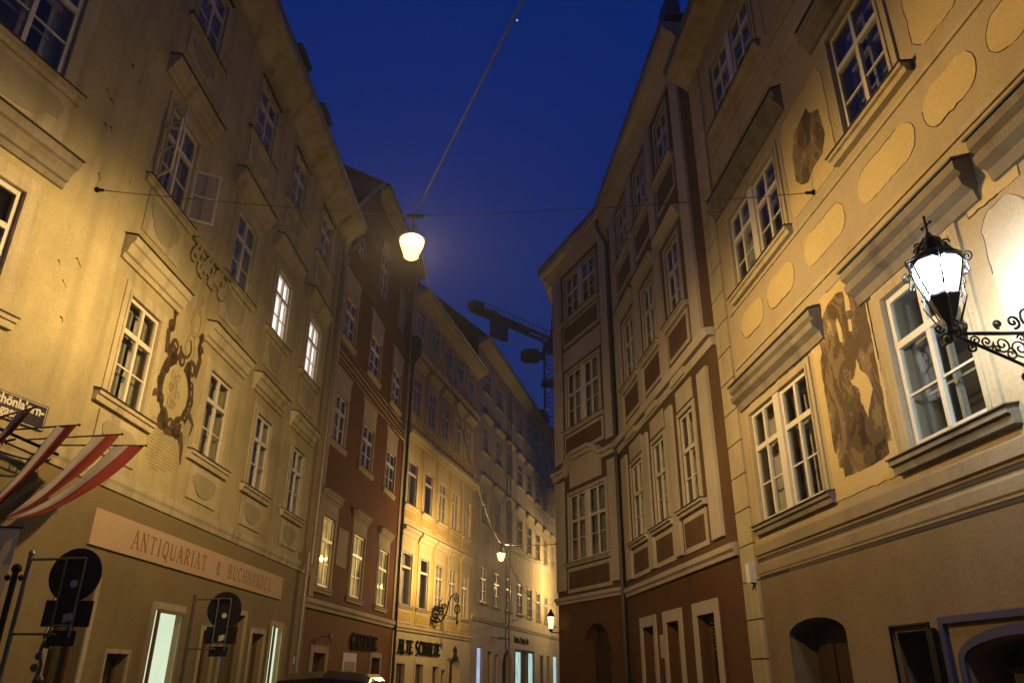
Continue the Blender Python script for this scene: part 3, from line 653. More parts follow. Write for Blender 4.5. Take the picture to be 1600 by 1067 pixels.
# ------------------------------------------------------------------ BUILDING D (long pale far)
bD = thing('townhouse', (1.5, 62, 0), 'long pale house at the far end of the lane with round dormers on its roof', 'house')
fD = Facade(bD, FD); SD = (.2, .025, 'trim_d')
dc = [1.65 + i * 3.26 for i in range(12)]
for i, a in enumerate(dc):
    c = a + 1.45
    window(fD, a, c, 5.65, 7.75, surround=SD, sill=(.2, .12, .14, 'trim_d'), inner=False, curtain=.3 if i % 2 else 0, frame='window_paint' if i < 4 else 'window_paint_dull')
    window(fD, a, c, 10.35, 12.45, surround=SD, sill=(.25, .14, .14, 'trim_d'), inner=False, hood=(.35, 12.95, .35, .25, 'trim_d'), frame='inner_paint')
    window(fD, a, c, 14.95, 16.75, surround=SD, sill=(.25, .14, .14, 'trim_d'), inner=False, hood=(.35, 17.15, .3, .25, 'trim_d'), frame='inner_paint')
    window(fD, a, c, 19.1, 20.6, surround=SD, sill=(.2, .12, .12, 'trim_d'), inner=False, frame='inner_paint')
shopwin(fD, 1.3, 2.45, 3.15, fill='lit_blue', fw=.12, frame='trim_d')
shopwin(fD, 3.6, 4.7, 2.95, fill='wood_dark', fw=.15, frame='trim_d', name='doorway'); shopwin(fD, 5.3, 6.2, 2.8, fill='wood_dark', fw=.15, frame='trim_d', name='doorway')
archway(fD, 7.2, 10.0, 2.0, 3.15, mat='trim_d', wallmat='trim_d')
for a, c, q in ((10.9, 12.9, 'lit_cool'), (13.2, 14.6, 'room_dark'), (14.9, 16.9, 'lit_cool')): shopwin(fD, a, c, 3.2, fill=q, fw=.12, frame='wood_dark')
for a in (19.3, 22.0): shopwin(fD, a, a + 1.1, 3.1, fill='wood_brown', fw=.12, frame='trim_d', name='doorway')
shopwin(fD, 24.6, 26.6, 3.2, fill='lit_cool', fw=.15, frame='trim_d')
fD.wall(0, 40, 0, 4.6, 'trim_d', name='ground_floor_wall'); fD.wall(0, 40, 4.6, 22.0, 'plaster_d'); fD.core(0, 40, 22.0)
band(bD, FD, 0, 40, 4.55, 4.85, .12, 'trim_d'); cornice(bD, FD, 0, 40, 21.75, .7, .6, 'trim_d')
roof(bD, FD, 0, 40, 22.4, .55, run=6, rise=6.0)
pipe(bD, FD, 8.55, .2, 21.5, .07)
for s in (3.2, 6.6, 9.9, 13.3, 16.9):
    d_ = MB().poly(FD, [(s - .62, 22.5), (s + .62, 22.5)] + arc(s, 23.2, .62, .72, 0, 180, 12), -3.0, -.05).build('dormer', 'dark_capping', bD, smooth=False)
    MB().poly(FD, arc(s, 23.15, .36, .42, 0, 360, 14)[:-1], -.05, -.03).build('dormer_window', 'room_dark', d_)
for s in (21.5, 27.5): MB().box(FD, s, s + 2.2, -2.5, .1, 22.5, 24.4).build('chimney', 'dark_capping', bD)

# ------------------------------------------------------------------ BUILDING R1 (right, frescoes)
b1 = thing('townhouse', (5.2, 6, 0), 'ochre and beige house on the right with fresco, oval panels and wall lantern', 'house')
f1 = Facade(b1, F1); S1 = (.14, .03, 'trim_r1')
HX = 'stone_hood'
# first floor
window(f1, 10.87, 13.24, 4.04, 6.0, paired=True, surround=S1, sill=(.26, .12, .18, HX), rec=.02, curtain=0)
window(f1, 7.24, 8.62, 4.04, 6.02, surround=(.2, .035, 'trim_r1'), sill=(.36, .14, .2, HX), rec=.02, curtain=0, bw=.08)
window(f1, 3.9, 5.25, 4.04, 6.02, surround=(.2, .035, 'trim_r1'), sill=(.36, .14, .2, HX), rec=.02, curtain=.3)
def bighood(s0, s1, z, h=.34, pr=.42):
    MB().prof(F1, [(0, z - .18), (.05, z - .18), (.08, z - .06), (.18, z), (.20, z + h * .3), (pr * .7, z + h * .5), (pr, z + h * .65), (pr, z + h), (0, z + h + .08)], s0, s1).build('hood', HX, b1)
    MB().prof(F1, [(0, z + h + .11), (pr + .03, z + h + .03), (pr + .03, z + h + .004), (0, z + h + .084)], s0 - .02, s1 + .02).build('hood_flashing', 'sheet_metal', b1)
bighood(10.15, 13.62, 6.36, .28, .2); bighood(6.6, 9.12, 6.36, .30, .22); bighood(3.3, 6.35, 6.40, .30, .22)
# second floor
window(f1, 10.8, 13.06, 8.42, 10.08, paired=True, surround=S1, sill=(.22, .14, .16, 'trim_r1'), rec=.02)
window(f1, 7.42, 8.62, 8.52, 10.4, surround=(.17, .035, 'trim_r1'), sill=(.36, .16, .16, 'trim_r1'), rec=.02, curtain=.2)
window(f1, 3.9, 5.25, 8.52, 10.4, surround=(.17, .035, 'trim_r1'), sill=(.36, .16, .16, 'trim_r1'), rec=.02, curtain=.2)
bighood(10.2, 13.7, 10.65, h=.26, pr=.18); bighood(6.7, 9.1, 10.8, h=.26, pr=.18)
# third floor
window(f1, 10.88, 13.06, 12.5, 14.05, paired=True, surround=S1, sill=(.25, .14, .16, 'trim_r1'), rec=.02, frame='window_paint_dull')
window(f1, 7.42, 8.62, 12.5, 14.05, surround=S1, sill=(.25, .14, .16, 'trim_r1'), rec=.02); window(f1, 3.9, 5.2, 12.5, 14.05, surround=S1, sill=(.25, .14, .16, 'trim_r1'), rec=.02)
# further bays behind the viewer
for q in (.4, -3.1, -6.6, -10.1, -13.6):
    for z0, z1 in ((4.04, 6.02), (8.52, 10.4), (12.5, 14.05)): window(f1, q, q + 1.35, z0, z1, surround=S1, sill=(.3, .2, .2, HX))
def ragged(pts, amp=.012, step=.07, sd=1):
    rn = random.Random(int(abs(pts[0][0] * 131 + pts[0][1] * 17)) + sd); out = []
    for i, (a, c) in enumerate(pts):
        a2, c2 = pts[(i + 1) % len(pts)]; n = max(1, int(math.hypot(a2 - a, c2 - c) / step))
        for j in range(n):
            t_ = j / n; out.append((a + (a2 - a) * t_ + rn.uniform(-amp, amp), c + (c2 - c) * t_ + rn.uniform(-amp, amp)))
    return out
def panel(pts, mat='panel_yellow', th=.012, base=0.0, name='painted_panel'):
    pts = ragged(pts); o = MB().poly(F1, pts, base, base + th).build(name, mat, b1)
    n = len(pts); rn = random.Random(n); k0 = rn.randrange(n); L = int(n * rn.uniform(.25, .45))
    MB().ribbon(F1, [pts[(k0 + i) % n] for i in range(L)], .012, base + .001, th + .002, .004).build('panel_crack', 'dark_capping', o)
    return o
def cutrect(s0, s1, z0, z1, c=.08): return [(s0 + c, z0), (s1 - c, z0), (s1 - c * .4, z0 + c * .5), (s1, z0 + c), (s1, z1 - c), (s1 - c * .5, z1 - c * .4), (s1 - c, z1), (s0 + c, z1), (s0 + c * .4, z1 - c * .5), (s0, z1 - c), (s0, z0 + c), (s0 + c * .5, z0 + c * .4)]
panel([(8.95, 3.86), (10.62, 3.86), (10.62, 6.2), (10.42, 6.28), (10.42, 6.8), (9.35, 6.8), (9.35, 6.3), (8.95, 6.2)])
panel(cutrect(11.0, 11.95, 6.16, 6.5, .02), base=0); panel(cutrect(12.2, 13.15, 6.16, 6.5, .02))
panel(cutrect(7.35, 8.6, 6.25, 6.52, .02)); panel(cutrect(6.05, 6.85, 6.1, 6.34, .02)); panel(cutrect(6.1, 6.72, 4.4, 6.02, .16), 'panel_pale')
for a, c in ((12.05, 13.1), (10.75, 11.85), (9.05, 10.35), (7.3, 8.65), (6.15, 7.1), (4.5, 5.95), (2.9, 4.2)):
    zc = 7.66; r = .24; panel(arc(c - r, zc, r, r + .02, 90, -90, 8) + arc(a + r, zc, r, r + .02, -90, -270, 8), name='oval_panel')
panel([(9.0, 8.42), (10.42, 8.42), (10.5, 8.6), (10.5, 10.1), (10.36, 10.3), (9.05, 10.3), (8.95, 10.1), (8.95, 8.6)])
panel(cutrect(6.05, 6.95, 8.5, 9.9, .18)); panel(cutrect(4.0 + 1.5, 5.95, 8.5, 9.9, .12))
panel([(9.05, 12.4), (10.4, 12.4), (10.4, 14.0), (9.05, 14.0)], 'plaster_r1')
# raised bands
for z0, z1 in ((7.02, 7.10), (8.16, 8.22), (11.35, 11.5), (12.0, 12.08)): MB().box(F1, -20, 13.6, 0, .03, z0, z1).build('string_course', 'trim_r1', b1)
fr = MB().poly(F1, ragged([(9.0 + (s_ - 9.0) * 1.17, z_) for s_, z_ in [(9.02, 4.30), (9.10, 4.30), (9.10, 4.16), (9.24, 4.14), (9.24, 4.12), (10.08, 4.13), (10.08, 4.28), (10.17, 4.28), (10.17, 4.5), (10.22, 4.5), (10.2, 5.9), (10.12, 6.02), (10.14, 6.2), (10.02, 6.45), (9.8, 6.6), (9.55, 6.66), (9.4, 6.6), (9.42, 6.3), (9.3, 6.25), (9.28, 6.42), (9.08, 6.4), (9.0, 6.3)]], .01, .09), .012, .018)
fr.build('fresco', 'fresco', b1)
fy = MB()
for pts in (ragged([(9.32, 4.85), (9.42, 4.72), (9.5, 4.95), (9.52, 5.15), (9.68, 5.32), (9.52, 5.36), (9.45, 5.55), (9.38, 5.35), (9.26, 5.25), (9.2, 5.02)], .02, .06), [(9.68, 5.9), (9.76, 5.95), (9.78, 6.25), (9.72, 6.3), (9.66, 6.1)], [(9.4, 5.95), (9.48, 5.98), (9.46, 6.15), (9.38, 6.12)]):
    fy.poly(F1, pts, .018, .022)
fy.build('fresco_patches', 'panel_yellow', b1)
MB().poly(F1, [(9.2, 9.62), (9.45, 9.75), (9.52, 9.92), (9.75, 9.85), (10.0, 9.78), (10.16, 9.5), (10.2, 9.0), (10.05, 8.82), (9.85, 8.72), (9.62, 8.84), (9.3, 8.86), (9.14, 9.1)], .012, .018).build('fresco', 'fresco_small', b1)
# ground floor: arch, dark door, blue framed shop
archway(f1, 10.96, 12.82, 2.18, 2.42, mat='ground_r1', wallmat='ground_r1', ring=0, fill='wood_dark')
shopwin(f1, 9.05, 9.82, 2.17, fill='wood_dark', fw=.02, frame='iron', name='doorway', rec=.03, glass=False)
MB().box(F1, 8.9, 9.02, .02, .07, .2, 2.12).build('door_leaf', 'iron', b1)
bf = MB().box(F1, 8.72, 8.80, 0, .05, 0, 2.22).box(F1, 6.1, 8.72, 0, .05, 2.15, 2.22).box(F1, 6.02, 6.1, 0, .05, 0, 2.22).build('shop_front', 'blue_paint', b1)
archway(f1, 6.4, 8.5, 1.78, 2.0, mat='blue_paint', wallmat='ground_r1', ring=.10, fill='wood_dark')
emb = MB().box(F1, 6.6, 8.3, -.38, -.33, .5, 1.70).build('shop_panel', 'panel_yellow', b1)
MB().box(F1, 6.55, 8.35, -.33, -.30, 1.66, 1.72).build('shop_panel_border', 'wood_dark', emb)
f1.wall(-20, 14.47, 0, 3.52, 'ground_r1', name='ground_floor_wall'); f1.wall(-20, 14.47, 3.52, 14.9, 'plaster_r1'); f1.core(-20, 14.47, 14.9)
for z0, z1, pr in ((3.20, 3.42, .03), (3.50, 3.74, .05)):
    MB().prof(F1, [(0, z0), (.015, z0), (.015, z0 + .025), (pr, z0 + .05), (pr, z1 - .04), (0, z1)], -20, 13.66).build('moulding', 'band_r1', b1)
    MB().box(F1, -20, 13.66, 0, .008, z0 - .05, z0 - .001).build('moulding_joint', 'dark_capping', b1)
# corner pilaster cut into blocks
z = 0.0
while z < 14.6:
    MB().box(F1, 13.72, 14.40, 0, .05, z + .012, min(z + .62, 14.7)).build('quoin', 'trim_r1', b1); z += .632
cornice(b1, F1, -20, 14.5, 14.72, .55, .5, 'trim_r1'); roof(b1, F1, -20, 14.4, 15.25, .5)
jb = MB().box(F1, 13.74, 13.92, .05, .16, 3.12, 3.45).build('junction_box', 'plastic_white', b1)
MB().tube([F1.p(13.8, .10, 3.12), F1.p(13.8, .10, 3.0)], .015, 6).build('junction_cable', 'iron', b1)

# ------------------------------------------------------------------ BUILDING R2 + R3 (brown with pilasters, one house with an angled end)
b2 = thing('townhouse', (4.5, 20, 0), 'brown house with pale pilasters whose end wall turns into the lane', 'house')
f2 = Facade(b2, F2); f3 = Facade(b2, F3)
T2 = 'trim_r2'; S2 = (.12, .03, T2)
ws = [(1.76, 2.82), (4.05, 5.16), (6.25, 7.48)]
for a, c in ws:
    window(f2, a, c, 5.10, 7.25, surround=S2, sill=(.34, .17, .16, T2), apron=(.24, 4.9, 4.12, T2, 'box', 'panel_brown'), curtain=.3, trans=.6, bars=(.3,))
    window(f2, a, c, 9.78, 11.82, surround=S2, sill=(.34, .16, .16, T2), hood=(.38, 12.1, .32, .22, T2), apron=(.26, 9.6, 8.72, T2, 'box', 'panel_brown'), trans=.62, bars=(.3,))
    window(f2, a, c, 14.15, 15.95, surround=S2, sill=(.34, .16, .16, T2), apron=(.26, 13.95, 13.05, T2, 'box', 'panel_brown'), trans=.62, bars=(.3,), frame='window_paint_dull')
    MB().box(F2, a - .05, c + .05, 0, .03, 7.42, 7.92).build('frieze', T2, b2)
    # shell ornament on the middle moulding
    MB().poly(F2, [((a + c) / 2 + .55, 8.02), ((a + c) / 2 - .55, 8.02)][::-1] + arc((a + c) / 2, 8.02, .55, .45, 0, 180, 8), 0, .16).build('moulding_crest', T2, b2)
window(f3, .98, 3.6, 5.13, 7.4, paired=True, surround=S2, sill=(.24, .15, .14, T2), apron=(.2, 4.95, 4.15, T2, 'box', 'panel_brown'), trans=.6, curtain=.35)
window(f3, 1.12, 3.6, 9.8, 11.97, paired=True, surround=S2, sill=(.24, .15, .14, T2), apron=(.2, 9.62, 8.8, T2, 'box', 'panel_brown'), trans=.6, curtain=.35)
window(f3, 1.08, 3.55, 14.22, 16.0, paired=True, surround=S2, sill=(.24, .15, .14, T2), apron=(.2, 14.0, 13.1, T2, 'box', 'panel_brown'), trans=.6)
MB().poly(F3, [(1.2, 7.65), (3.5, 7.65), (3.5, 8.3), (3.2, 8.6), (1.6, 8.6), (1.2, 8.2)], 0, .03).build('frieze', T2, b2)
MB().poly(F3, [(.9, 12.2), (3.8, 12.2), (3.8, 12.95), (.9, 12.95)], 0, .025).build('frieze', T2, b2)
for a, c in ((.62, 1.22), (3.22, 3.72), (5.5, 5.95), (7.85, 8.5)):
    for z0, z1 in ((4.15, 7.75), (8.5, 16.3)):
        MB().box(F2, a, c, 0, .07, z0, z1).build('pilaster', T2, b2)
for a, c in ((.02, .72), (3.95, 4.6)):
    for z0, z1 in ((4.25, 8.0), (8.7, 16.3)): MB().box(F3, a, c, 0, .07, z0, z1).box(F3, a + .08, c - .08, .07, .085, z0 + .15, z1 - .15).build('pilaster', T2, b2)
def openframe(fc, s0, s1, z1, fill): return shopwin(fc, s0, s1, z1, z0=.3, fill=fill, fw=.42, frame=T2, rec=.22)
for a, c, q in ((6.14, 7.2, 'room_dark'), (4.0, 5.0, 'lit_dim'), (1.62, 2.7, 'room_dark')):
    if q == 'lit_dim': q = 'room_dark'
    w_ = shopwin(f2, a, c, 2.80, z0=.3, fill=q, fw=.26, frame=T2, rec=.24)
    if a < 2:
        vb = MB().box(F2, a + .05, c - .35, -.21, -.17, 2.12, 2.16)
        for i in range(8): vb.box(F2, a + .05, c - .3, -.22, -.16, 2.2 + i * .07, 2.225 + i * .07)
        vb.build('louvre', 'steel', w_)
archway(f3, 1.05, 2.85, 2.3, 3.12, mat=T2, wallmat='ground_r2', ring=0, fill='wood_dark')
MB().box(F2, 5.38, 5.62, 0, .02, 2.02, 2.55).build('wall_plate', T2, b2)
f2.wall(0, 8.85, 0, 3.72, 'ground_r2', name='ground_floor_wall'); f2.wall(0, 8.85, 3.72, 16.35, 'panel_brown'); f2.core(0, 9.3, 16.35)
f3.wall(0, 4.62, 0, 3.84, 'ground_r2', name='ground_floor_wall'); f3.wall(0, 4.62, 3.84, 16.35, 'panel_brown'); f3.core(-.1, 4.4, 16.35, depth=5.5)
# return wall round the corner (faces the far lane)
q = F3.p(4.62, 0, 0); F4 = Fac(q.x, q.y, 12, -1); f4 = Facade(b2, F4)
for a in (3.0, 6.5, 10.0):
    for z0, z1 in ((5.1, 7.3), (9.8, 11.9), (14.1, 15.9)): window(f4, a, a + 1.2, z0, z1, surround=S2, sill=(.2, .14, .14, T2), inner=False)
f4.wall(0, 16, 0, 3.8, 'ground_r2', name='ground_floor_wall'); f4.wall(0, 16, 3.8, 16.35, 'panel_brown'); f4.core(.6, 16, 16.35, depth=8)
cornice(b2, F4, 0, 16, 16.25, .45, .5, T2)
band(b2, F2, 0.05, 8.85, 3.70, 3.95, .13, 'band_pink'); band(b2, F3, 0, 4.68, 3.82, 4.06, .13, 'band_pink')
for z in (7.98, 8.2): MB().prof(F2, [(0, z), (.10 if z < 8.1 else .2, z), (.14 if z < 8.1 else .26, z + .16), (0, z + .2)], 0, 8.85).build('middle_cornice', T2, b2)
# the middle moulding of the angled end rises in steps over the window
mid = [(0, 8.35), (.95, 8.35), (1.25, 8.62), (1.75, 8.82), (3.1, 8.82), (3.45, 8.62), (3.75, 8.35), (4.66, 8.35)]
mc = MB()
for (a, za), (c, zc) in zip(mid, mid[1:]):
    for o0, o1, d0, d1 in ((0, .14, -.22, -.08), (0, .24, -.08, .04)): mc.poly(F3, [(a, za + d0), (c, zc + d0), (c, zc + d1), (a, za + d1)], o0, o1)
mc.build('middle_cornice', T2, b2)
cornice(b2, F2, 0, 8.9, 16.3, .48, .75, T2); cornice(b2, F3, -.1, 5.05, 16.3, .48, .75, T2)
roof(b2, F2, .1, 8.85, 17.1, .4); MB().prof(F3, [(.4, 17.1), (.4, 17.2), (-4, 19.5), (-4.5, 17.1)], 0, 4.9).build('roof', 'roof_tiles', b2)
pipe(b2, F2, 8.68, .3, 15.6, .07, mat='pipe_dark', elbow=.3)
MB().box(F2, -.1, .45, .02, .42, 17.2, 17.7).build('gutter_box', 'sheet_metal', b2)

# ------------------------------------------------------------------ lettering
GL = {  # strokes in a unit box: (x0,y0,x1,y1,weight) weight 1 thick 0 thin ; arcs as 'c'
 'A': [(.02, 0, .48, 1, 0), (.5, 1, .95, 0, 1), (.2, .36, .78, .36, 0)], 'N': [(.1, 0, .1, 1, 0), (.1, 1, .88, 0, 1), (.88, 0, .88, 1, 0)], 'T': [(.5, 0, .5, 1, 1), (.02, .98, .98, .98, 0), (.03, .98, .03, .82, 0), (.97, .98, .97, .82, 0)],
 'I': [(.5, 0, .5, 1, 1)], 'Q': [('o', .5, .5, .46, .5), (.5, .2, .9, -.22, 1)], 'U': [(.14, .3, .14, 1, 1), ('a', .5, .3, .36, .3, 180, 360), (.86, .3, .86, 1, 0)],
 'R': [(.16, 0, .16, 1, 1), ('a', .42, .75, .42, .25, 90, -90), (.16, 1, .42, 1, 0), (.16, .5, .42, .5, 0), (.45, .5, .95, 0, 1)], 'B': [(.16, 0, .16, 1, 1), ('a', .42, .76, .38, .24, 90, -90), ('a', .42, .26, .46, .26, 90, -90), (.16, 1, .42, 1, 0), (.16, .52, .42, .52, 0), (.16, 0, .42, 0, 0)],
 'C': [('a', .54, .5, .46, .5, 50, 310), (.86, .98, .86, .76, 0)], 'H': [(.14, 0, .14, 1, 1), (.86, 0, .86, 1, 1), (.14, .5, .86, .5, 0)], 'D': [(.14, 0, .14, 1, 1), ('a', .36, .5, .56, .5, 90, -90), (.14, 1, .36, 1, 0), (.14, 0, .36, 0, 0)],
 'E': [(.16, 0, .16, 1, 1), (.16, .98, .86, .98, 0), (.16, .5, .68, .5, 0), (.16, .02, .9, .02, 0), (.88, .02, .88, .2, 0), (.85, .98, .85, .82, 0)], 'L': [(.2, 0, .2, 1, 1), (.2, .02, .88, .02, 0), (.87, .02, .87, .22, 0)],
 'S': [('a', .5, .74, .36, .26, 40, 270), ('a', .5, .25, .38, .25, 90, -140)], 'M': [(.1, 0, .1, 1, 0), (.1, 1, .5, .1, 1), (.5, .1, .9, 1, 0), (.9, 0, .9, 1, 1)], 'G': [('a', .54, .5, .46, .5, 50, 330), (.9, 0, .9, .42, 1), (.7, .42, .98, .42, 0)],
 '&': [('a', .42, .75, .22, .22, 0, 360), ('a', .42, .27, .36, .27, 100, 330), (.3, .66, .92, 0, 1)]}
def lettering(F, text, s0, z0, h, cw, gap, thick, thin, out, th=.015, rev=False, serif=True):
    mb = MB(); s = s0
    for ch in text:
        if ch == ' ': s += cw * .75; continue
        w_ = cw * (.45 if ch == 'I' else 1.15 if ch == 'M' else 1)
        X = lambda x: s + x * w_
        for st in GL[ch]:
            if st[0] == 'o': mb.ribbon(F, [(X(.5) + .46 * w_ * math.cos(a), z0 + h * (.5 + .5 * math.sin(a))) for a in [i * 2 * PI / 18 for i in range(19)]], thick * .8, out, th)
            elif st[0] == 'a':
                _, cx, cy, rx, ry, a0, a1 = st; mb.ribbon(F, [(X(cx) + rx * w_ * math.cos(math.radians(a0 + (a1 - a0) * i / 12)), z0 + h * (cy + ry * math.sin(math.radians(a0 + (a1 - a0) * i / 12)))) for i in range(13)], thick * .85, out, th)
            else:
                x0, y0, x1, y1, wt = st; mb.ribbon(F, [(X(x0), z0 + y0 * h), (X(x1), z0 + y1 * h)], thick if wt else thin, out, th)
                if serif and abs(x1 - x0) < .5 and abs(y1 - y0) > .8:
                    for xx, yy in ((x0, y0), (x1, y1)): mb.box(F, X(xx) - thick * .95, X(xx) + thick * .95, out, out + th + .001, z0 + yy * h - thin * .5, z0 + yy * h + thin * .5)
        s += w_ + gap
    return mb, s
sg = thing('shop_sign', FA.p(16.6, .04, 3.41), 'long salmon signboard lettered ANTIQUARIAT & BUCHHANDEL above the bookshop windows', 'sign')
MB().poly(FA, [(11.93, 3.41), (21.33, 3.41), (21.33, 3.97), (11.93, 3.97)], .0, .04).build('board', 'sign_board', sg)
mb, s_ = lettering(FA, 'ANTIQUARIAT', 13.2, 3.54, .29, .215, .095, .040, .016, .04, .004)
m2, s_ = lettering(FA, '&', 16.85, 3.54, .27, .2, .1, .036, .016, .04, .004)
m3, s_ = lettering(FA, 'BUCHHANDEL', 17.5, 3.54, .29, .215, .09, .036, .016, .04, .004)
mb.add(m2.v, m2.f); mb.add(m3.v, m3.f)
mb.build('lettering', 'sign_letters', sg)
sg = thing('shop_sign', FB.p(6.6, .05, 2.45), 'black metal lettering GALERIE on the orange ground floor wall', 'sign')
mb, s_ = lettering(FB, 'GALERIE', 4.7, 2.46, .46, .44, .11, .13, .05, .02, .06); print('gal end', s_); mb.build('lettering', 'black_letters', sg)
sg = thing('shop_sign', FC.p(3.4, .05, 2.45), 'black lettering ALTE SCHMIEDE on the pale ground floor of the ochre house', 'sign')
mb, s_ = lettering(FC, 'ALTE SCHMIEDE', .62, 2.47, .54, .40, .07, .115, .05, .02, .05); print('alte end', s_); mb.build('lettering', 'black_letters', sg)
sg = thing('shop_sign', FD.p(12, .05, 3.7), 'row of small dark unreadable letters above the lit shop at the lane end', 'sign')
mb = MB(); s = 10.6; rnd = random.Random(5)
for wl in (5, 5, 2):
    for i in range(wl):
        mb.box(FD, s, s + .07, .0, .05, 3.72, 4.05 + (.12 if i == 0 else 0)); mb.box(FD, s + .08, s + .19, 0, .045, 3.72 + rnd.choice((0, .13, .25)), 3.80 + rnd.choice((.0, .13, .25)) + .02); mb.box(FD, s + .19, s + .25, 0, .05, 3.72, 3.95 + rnd.uniform(-.1, .1)); s += .31
    s += .35
mb.build('lettering', 'black_letters', sg)
# enamel street name plate
sp = thing('street_sign', FA0.p(-.7, .05, 4.9), 'dark enamel street name plate with white blackletter words beside the flags', 'sign')
MB().box(FA0, -1.42, -.13, .0, .03, 4.69, 5.05).build('plate', 'enamel_blue', sp)
bd = MB()
for a in ((-1.40, -.15, 4.705, 4.712), (-1.40, -.15, 5.028, 5.035), (-.157, -.15, 4.712, 5.028), (-1.40, -1.393, 4.712, 5.028)): bd.box(FA0, a[0], a[1], .03, .033, a[2], a[3])
bd.build('border', 'enamel_white', sp)
def textobj(F, txt, s, z, size, out, parent, mat, name='lettering', sx=1.0, off=.004, align='LEFT', shear=0):
    cu = bpy.data.curves.new(name, 'FONT'); cu.body = txt; cu.size = size; cu.extrude = .002; cu.offset = off; cu.align_x = align; cu.resolution_u = 3; cu.shear = shear
    tmp = bpy.data.objects.new('tmp', cu); C0.objects.link(tmp); bpy.context.view_layer.update()
    me = bpy.data.meshes.new_from_object(tmp.evaluated_get(bpy.context.evaluated_depsgraph_get())); bpy.data.objects.remove(tmp); me.materials.clear()
    o = bpy.data.objects.new(name, me); C0.objects.link(o)
    sd = F.d if F.side == 1 else -F.d
    mm = Matrix(((sd.x * sx, 0, F.n.x), (sd.y * sx, 0, F.n.y), (0, 1, 0)))
    m4 = mm.to_4x4(); m4.translation = F.p(s, out, z) - parent.location; o.data.materials.append(M[mat]); o.parent = parent; o.matrix_local = m4
    return o
textobj(FA0, 'Schönla\u2019ern-', -.18, 4.885, .185, .033, sp, 'enamel_white', sx=.93, off=.0055, align='RIGHT')
textobj(FA0, 'gasse', -.50, 4.745, .185, .033, sp, 'enamel_white', sx=.93, off=.0055, align='RIGHT')

# ------------------------------------------------------------------ flags
fb_ = thing('flag_bracket', FA0.p(-.65, 0, 4.45), 'black wrought iron rack below the street plate that carries the flagpoles', 'bracket')
mb = MB().tube([FA0.p(-1.6, .32, 4.50), FA0.p(-.05, .32, 4.36)], .022, 8).tube([FA0.p(-1.6, .30, 4.38), FA0.p(-.15, .30, 4.24)], .012, 6)
for s in (-1.3, -.75, -.2): mb.tube([FA0.p(s, 0, 4.35), FA0.p(s, .32, 4.46 - .09 * (s + 1.6))], .015, 6)
mb.tube([FA0.p(s, .31, z) for s, z in arc(-.75, 4.3, .62, .13, 190, 350, 14)], .012, 6); mb.tube([FA0.p(s, .31, z) for s, z in spiral(-.3, 4.32, .1, .02, 0, 1.5)], .01, 5); mb.tube([FA0.p(s, .31, z) for s, z in spiral(-.95, 4.28, .1, .02, 0, 1.5)], .01, 5)
mb.build('rack', 'iron', fb_)
def flag(root, tip, bot, label, wfrac=.36, sag=.3, seed=0, hide=.22):
    t = thing('flag', root, label, 'flag', 'red white red flags on the house front')
    root, tip, bot = Vector(root), Vector(tip), Vector(bot)
    MB().tube([root, tip], .012, 6).ball(tip, .02, 6).build('flagpole', 'wood_dark', t)
    nu, nv = 18, 30; dirp = (root - tip).normalized(); Lp = (root - tip).length * wfrac; side = dirp.cross(Vector((0, 0, 1))).normalized()
    grid = []
    for j in range(nv + 1):
        v = j / nv; row = []
        for i in range(nu + 1):
            u0 = i / nu; u = u0 if u0 < .8 else 1.6 - u0; back = 0 if u0 < .8 else .02 + .12 * (u0 - .8)
            top = tip + dirp * (.02 + Lp * u); b_ = bot + dirp * (.10 * (u - .4)) + Vector((0, 0, .05 * (1 - u)))
            q = top.lerp(b_, v) + Vector((0, 0, -sag * 4 * v * (1 - v) * (1 - .55 * u)))
            q += side * (.05 * math.sin(u * 8 + seed + 3 * v) * (1 - v * .5) + .02 * math.sin(v * 11 + seed)) * (0.3 + v) - Vector((0, 0, .012)) * math.sin(v * 9 + u * 5)
            q += side * back; row.append(q)
        grid.append(row)
    for k_, (a, c, mt) in enumerate(((0, 8, 'flag_red'), (8, 16, 'flag_white'), (16, 18, 'flag_red'))):
        mb = MB(); vs = [grid[j][i] for j in range(nv + 1) for i in range(a, c + 1)]; n = c - a + 1
        mb.add(vs, [(j * n + i, j * n + i + 1, (j + 1) * n + i + 1, (j + 1) * n + i) for j in range(nv) for i in range(n - 1)])
        mb.build('red_stripe' if mt == 'flag_red' else 'white_stripe', mt, t, smooth=True)
rk = lambda s: FA0.p(s, .32, 4.50 - .09 * (s + 1.6))
flag(rk(-.42), (-5.35, 10.75, 4.64), (-5.95, 9.05, 3.20), 'red and white flag farthest right, nearest the bookshop windows', sag=.24, seed=1)
flag(rk(-.62), (-5.58, 10.45, 4.72), (-5.98, 9.02, 3.21), 'red and white flag second from the right, tip before the window apron', sag=.17, seed=2.5)
flag(rk(-.95), (-5.78, 9.70, 4.62), (-6.12, 8.75, 3.14), 'red and white flag just right of the street plate, tip against bare wall', sag=.10, seed=4)
flag(rk(-1.25), (-5.93, 8.97, 4.62), (-6.2, 8.3, 3.4), 'red and white flag crossing the street name plate at the left edge', sag=.04, seed=5.2)
bn = thing('banner', (-5.8, 8.9, 2.2), 'grey and tan hanging cloth banner low at the left edge', 'banner')
Fb = Fac(-5.77, 9.0, 90, 1); Fb.d = Vector((.93, .36, 0)).normalized(); Fb.n = Vector((Fb.d.y, -Fb.d.x, 0))
MB().box(Fb, -.62, .02, 0, .008, 2.72, 3.13).build('upper_cloth', 'banner_grey', bn); MB().box(Fb, -.62, .02, 0, .008, 2.15, 2.719).build('lower_cloth', 'banner_tan', bn)
